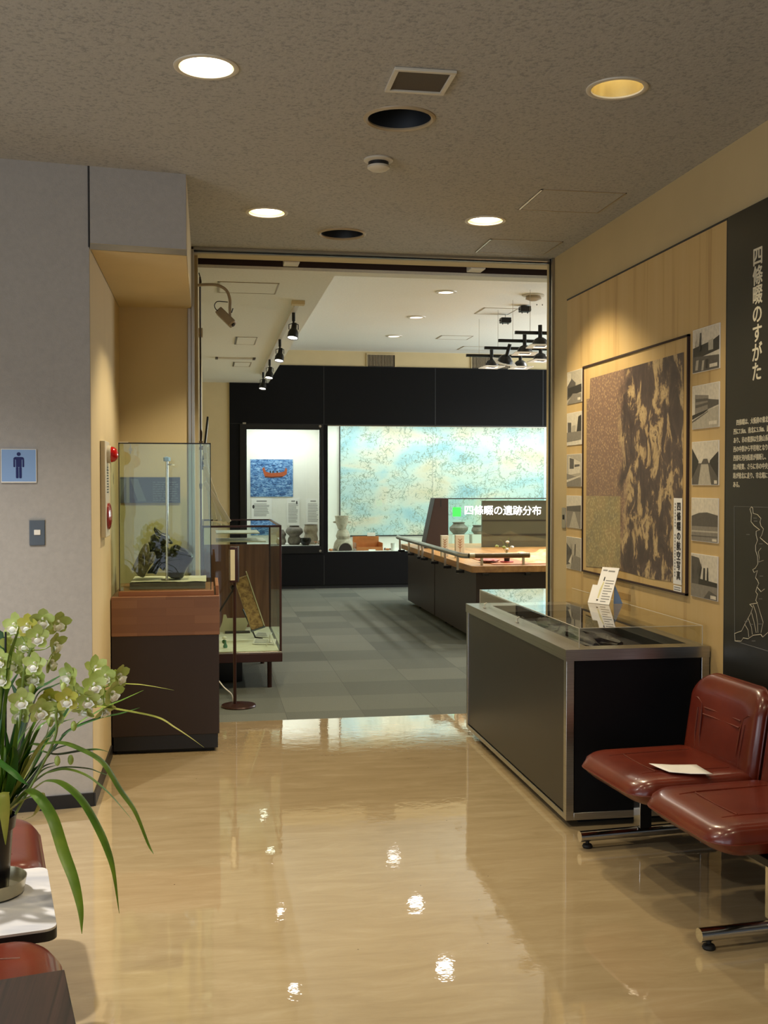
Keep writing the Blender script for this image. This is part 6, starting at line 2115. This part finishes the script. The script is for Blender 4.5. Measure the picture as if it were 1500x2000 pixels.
# relief model
b = MB()
n, m_ = 30, 22
vs, fs = [], []
rx0, rx1, ry0, ry1 = 3.02, 4.45, 9.80, 11.1
for i in range(n + 1):
    for j in range(m_ + 1):
        u, v = i / n, j / m_
        x, y = rx0 + (rx1 - rx0) * u, ry0 + (ry1 - ry0) * v
        e_ = min(u, 1 - u, v, 1 - v) * 6
        z = MZ + 0.0065 + min(1, e_) * max(0, 0.03 + 0.10 * noise.fractal(Vector((x * 2.2, y * 2.2, 1.0)), 1.0, 2.0, 4))
        vs.append((x, y, z))
for i in range(n):
    for j in range(m_):
        fs.append((i * (m_ + 1) + j, (i + 1) * (m_ + 1) + j, (i + 1) * (m_ + 1) + j + 1, i * (m_ + 1) + j + 1))
o = b.add(vs, fs, M['relief']).build('relief_model', origin=(3.7, 10.5, MZ))
tag(o, 'yellow-tan relief model of the hills lying on the exhibit table', 'relief model')
# pink scrap beside it
p = at(955, 1097, 10.0)
o = MB().ball((p.x, 10.0, MZ + 0.026), (0.10, 0.12, 0.013), mat('pink_cloth', '#d9a79b', 0.8, c2='#b5483c', scale=30), 14, None, 0.35, 5, 4).build('pink_cloth', origin=(p.x, 10.0, MZ))
tag(o, 'crumpled pink and red cloth on the exhibit table near the corner', 'cloth')
# handrail
t = thing('handrail', 'polished tube handrail on short posts along the exhibit table edge', 'handrail', (MX - 0.05, 11.4, MZ))
HX, HYF, HZ = 2.35, 9.70, 0.823
P = [(HX, 13.2, HZ), (HX, 11.75, HZ)]
MB().tube(P, 0.024, M['alu'], 18).build('rail', t)
MB().tube(smooth_path([(HX, 11.735, HZ), (HX, 10.4, HZ), (HX, 9.78, HZ)], 3) + [Vector((HX + 0.02, 9.73, HZ)), Vector((HX + 0.05, 9.70, HZ))], 0.024, M['alu'], 18).build('rail', t)
MB().tube([(HX + 0.05, 9.70, HZ), (HX + 0.10, 9.70, HZ)], 0.0255, M['goldmetal'], 18).build('joint', t)
MB().tube([(HX + 0.10, 9.70, HZ), (2.98, 9.70, HZ)], 0.024, mat('bronze_tube', '#6a5c48', 0.25, 0.9, vary=.05, scale=6), 18).build('rail', t)
for y in (13.05, 12.45, 11.85, 11.65, 11.1, 10.5, 9.95):
    MB().box(HX - 0.011, HX + 0.011, y - 0.011, y + 0.011, 0.64, HZ - 0.015, M['alu']).box(HX - 0.02, MX + 0.01, y - 0.018, y + 0.018, 0.645, 0.673, M['blackmetal']).build('post', t, 0.002)
for x in (2.52, 2.92):
    MB().box(x - 0.011, x + 0.011, 9.689, 9.711, MZ + 0.001, HZ - 0.015, M['alu']).build('post', t, 0.002)
    MB().box(x - 0.024, x + 0.024, 9.53, 9.58, 0.65, 0.672, M['blackmetal']).build('clamp', t)
# sloping fin, glass and title
YF = 12.3
t = thing('title_screen', 'brown sloping end fin with a glass panel carrying the lit white title', 'title screen', (3.1, YF, MZ))
pts = [at(x, y, YF) for x, y in ((830, 1062), (849.5, 973), (876, 973), (876, 1062))]
zb = MZ + 0.001
poly = [(pts[0].x - 0.005, zb), (pts[1].x, pts[1].z), (pts[2].x, pts[2].z), (pts[3].x, zb)]
MB().prism(poly, -0.25, 0.0, M['brown'], facing_viewer(0, YF, 0)).build('fin', t, 0.004)
q = at(861, 975, YF)
MB().box(q.x - 0.006, q.x + 0.006, YF - 0.002, YF - 0.0002, q.z - 0.09, q.z - 0.005, M['rubber']).build('slot', t)
g0, g1 = at(877, 975, YF), at(1085, 975, YF)
gz = g0.z
MB().box(g0.x + 0.004, g1.x + 0.6, YF + 0.05, YF + 0.058, zb, gz, M['glass']).build('glass_panel', t)
s0x = at(946, 1000, YF).x
b = MB().box(s0x, g1.x + 0.6, YF + 0.10, YF + 0.14, zb, gz - 0.02, M['screen'])
b.build('backing_panel', t)
b = MB()
for (y0, y1) in ((1044, 1048), (1016, 1019)):
    a_, c_ = at(946, y0, YF), at(946, y1, YF)
    b.box(s0x, g1.x + 0.6, YF + 0.096, YF + 0.0999, c_.z, a_.z, M['brown'])
b.build('stripe', t)
MB().box(g0.x + 0.004, g1.x + 0.6, YF + 0.04, YF + 0.068, gz, gz + 0.012, M['ink']).build('top_rail', t)
a_, c_ = at(908, 990, YF), at(1060, 1014, YF)
b = MB()
wd = (c_.x - a_.x) / 8
TT = '四條畷の遺跡分布'
for k, ch in enumerate(TT):
    b.text(ch, wd * 1.02, M['litletters'], facing_viewer(a_.x + wd * k, YF + 0.048, a_.z + 0.012 - 0.0012 * k), 'LEFT', 0.001, 0.0012)
b.build('title', t, smooth=False)
a_, c_ = at(886, 991, YF), at(902, 1009, YF)
MB().box(a_.x, c_.x, YF + 0.046, YF + 0.0495, c_.z, a_.z, M['green']).build('green_square', t)
# small things on the table
for i, (px0, px1, py0, py1, y, lab) in enumerate(((862, 876, 1046, 1075, 10.9, 'small cream box with tan tree print by the handrail, left one'), (890, 907, 1045, 1077, 10.7, 'small cream box with tan tree print by the handrail, right one'))):
    a_, c_ = at(px0, py0, y), at(px1, py1, y)
    t = thing('printed_box', lab, 'box', ((a_.x + c_.x) / 2, y, MZ), 0, 'small cream boxes on the exhibit table')
    MB().box(a_.x, c_.x, y, y + 0.05, MZ + 0.001, a_.z, M['ivory']).build('box', t, 0.002)
    b = MB()
    mx = (a_.x + c_.x) / 2
    hgt = a_.z - MZ
    tr = mat('tan_print', '#a5774e', 0.6, vary=0.05, scale=20)
    b.box(mx - 0.003, mx + 0.003, y - 0.0008, y - 0.0001, MZ + hgt * .2, MZ + hgt * .8, tr)
    for k in range(4):
        for s in (-1, 1):
            z = MZ + hgt * (.4 + .11 * k)
            b.poly([(mx, y - 0.0006, z), (mx + s * 0.022, y - 0.0006, z + 0.022), (mx + s * 0.02, y - 0.0006, z + 0.028), (mx, y - 0.0006, z + 0.008)], tr)
    b.build('tree_print', t, smooth=False)
p = at(990, 1100, 9.95)
t = thing('ikebana_pot', 'small black pot of yellow flowers on a red mat on the exhibit table', 'flower pot', (p.x, 9.95, MZ))
MB().lathe([(0, 0.007), (0.062, 0.007), (0.065, 0.012), (0.06, 0.016), (0, 0.016)], (p.x, 9.95, MZ), M['red'], 28).build('red_mat', t)
MB().lathe([(0, 0.017), (0.026, 0.017), (0.032, 0.09), (0.029, 0.09), (0, 0.08)], (p.x, 9.95, MZ), M['black_lacquer'], 22).build('pot', t)
b = MB()
e2 = MB()
for (dx, dz) in ((-0.10, 0.16), (0.005, 0.20), (0.05, 0.15), (-0.03, 0.15), (0.0, 0.13), (-0.07, 0.22), (0.02, 0.24)):
    b.tube(smooth_path([(p.x, 9.95, MZ + 0.08), (p.x + dx * .5, 9.95, MZ + 0.06 + dz * .6), (p.x + dx, 9.95, MZ + dz)], 4), 0.0018, M['stem'], 5)
    if dz < 0.21:
        e2.ball((p.x + dx, 9.95, MZ + dz), (0.02, 0.018, 0.014), M['petal'] if dx < 0 else M['lip'], 8, None, 0.3, int(dx * 100) + 20)
b.build('stem', t)
e2.build('blossom', t)

bpy.context.view_layer.update()
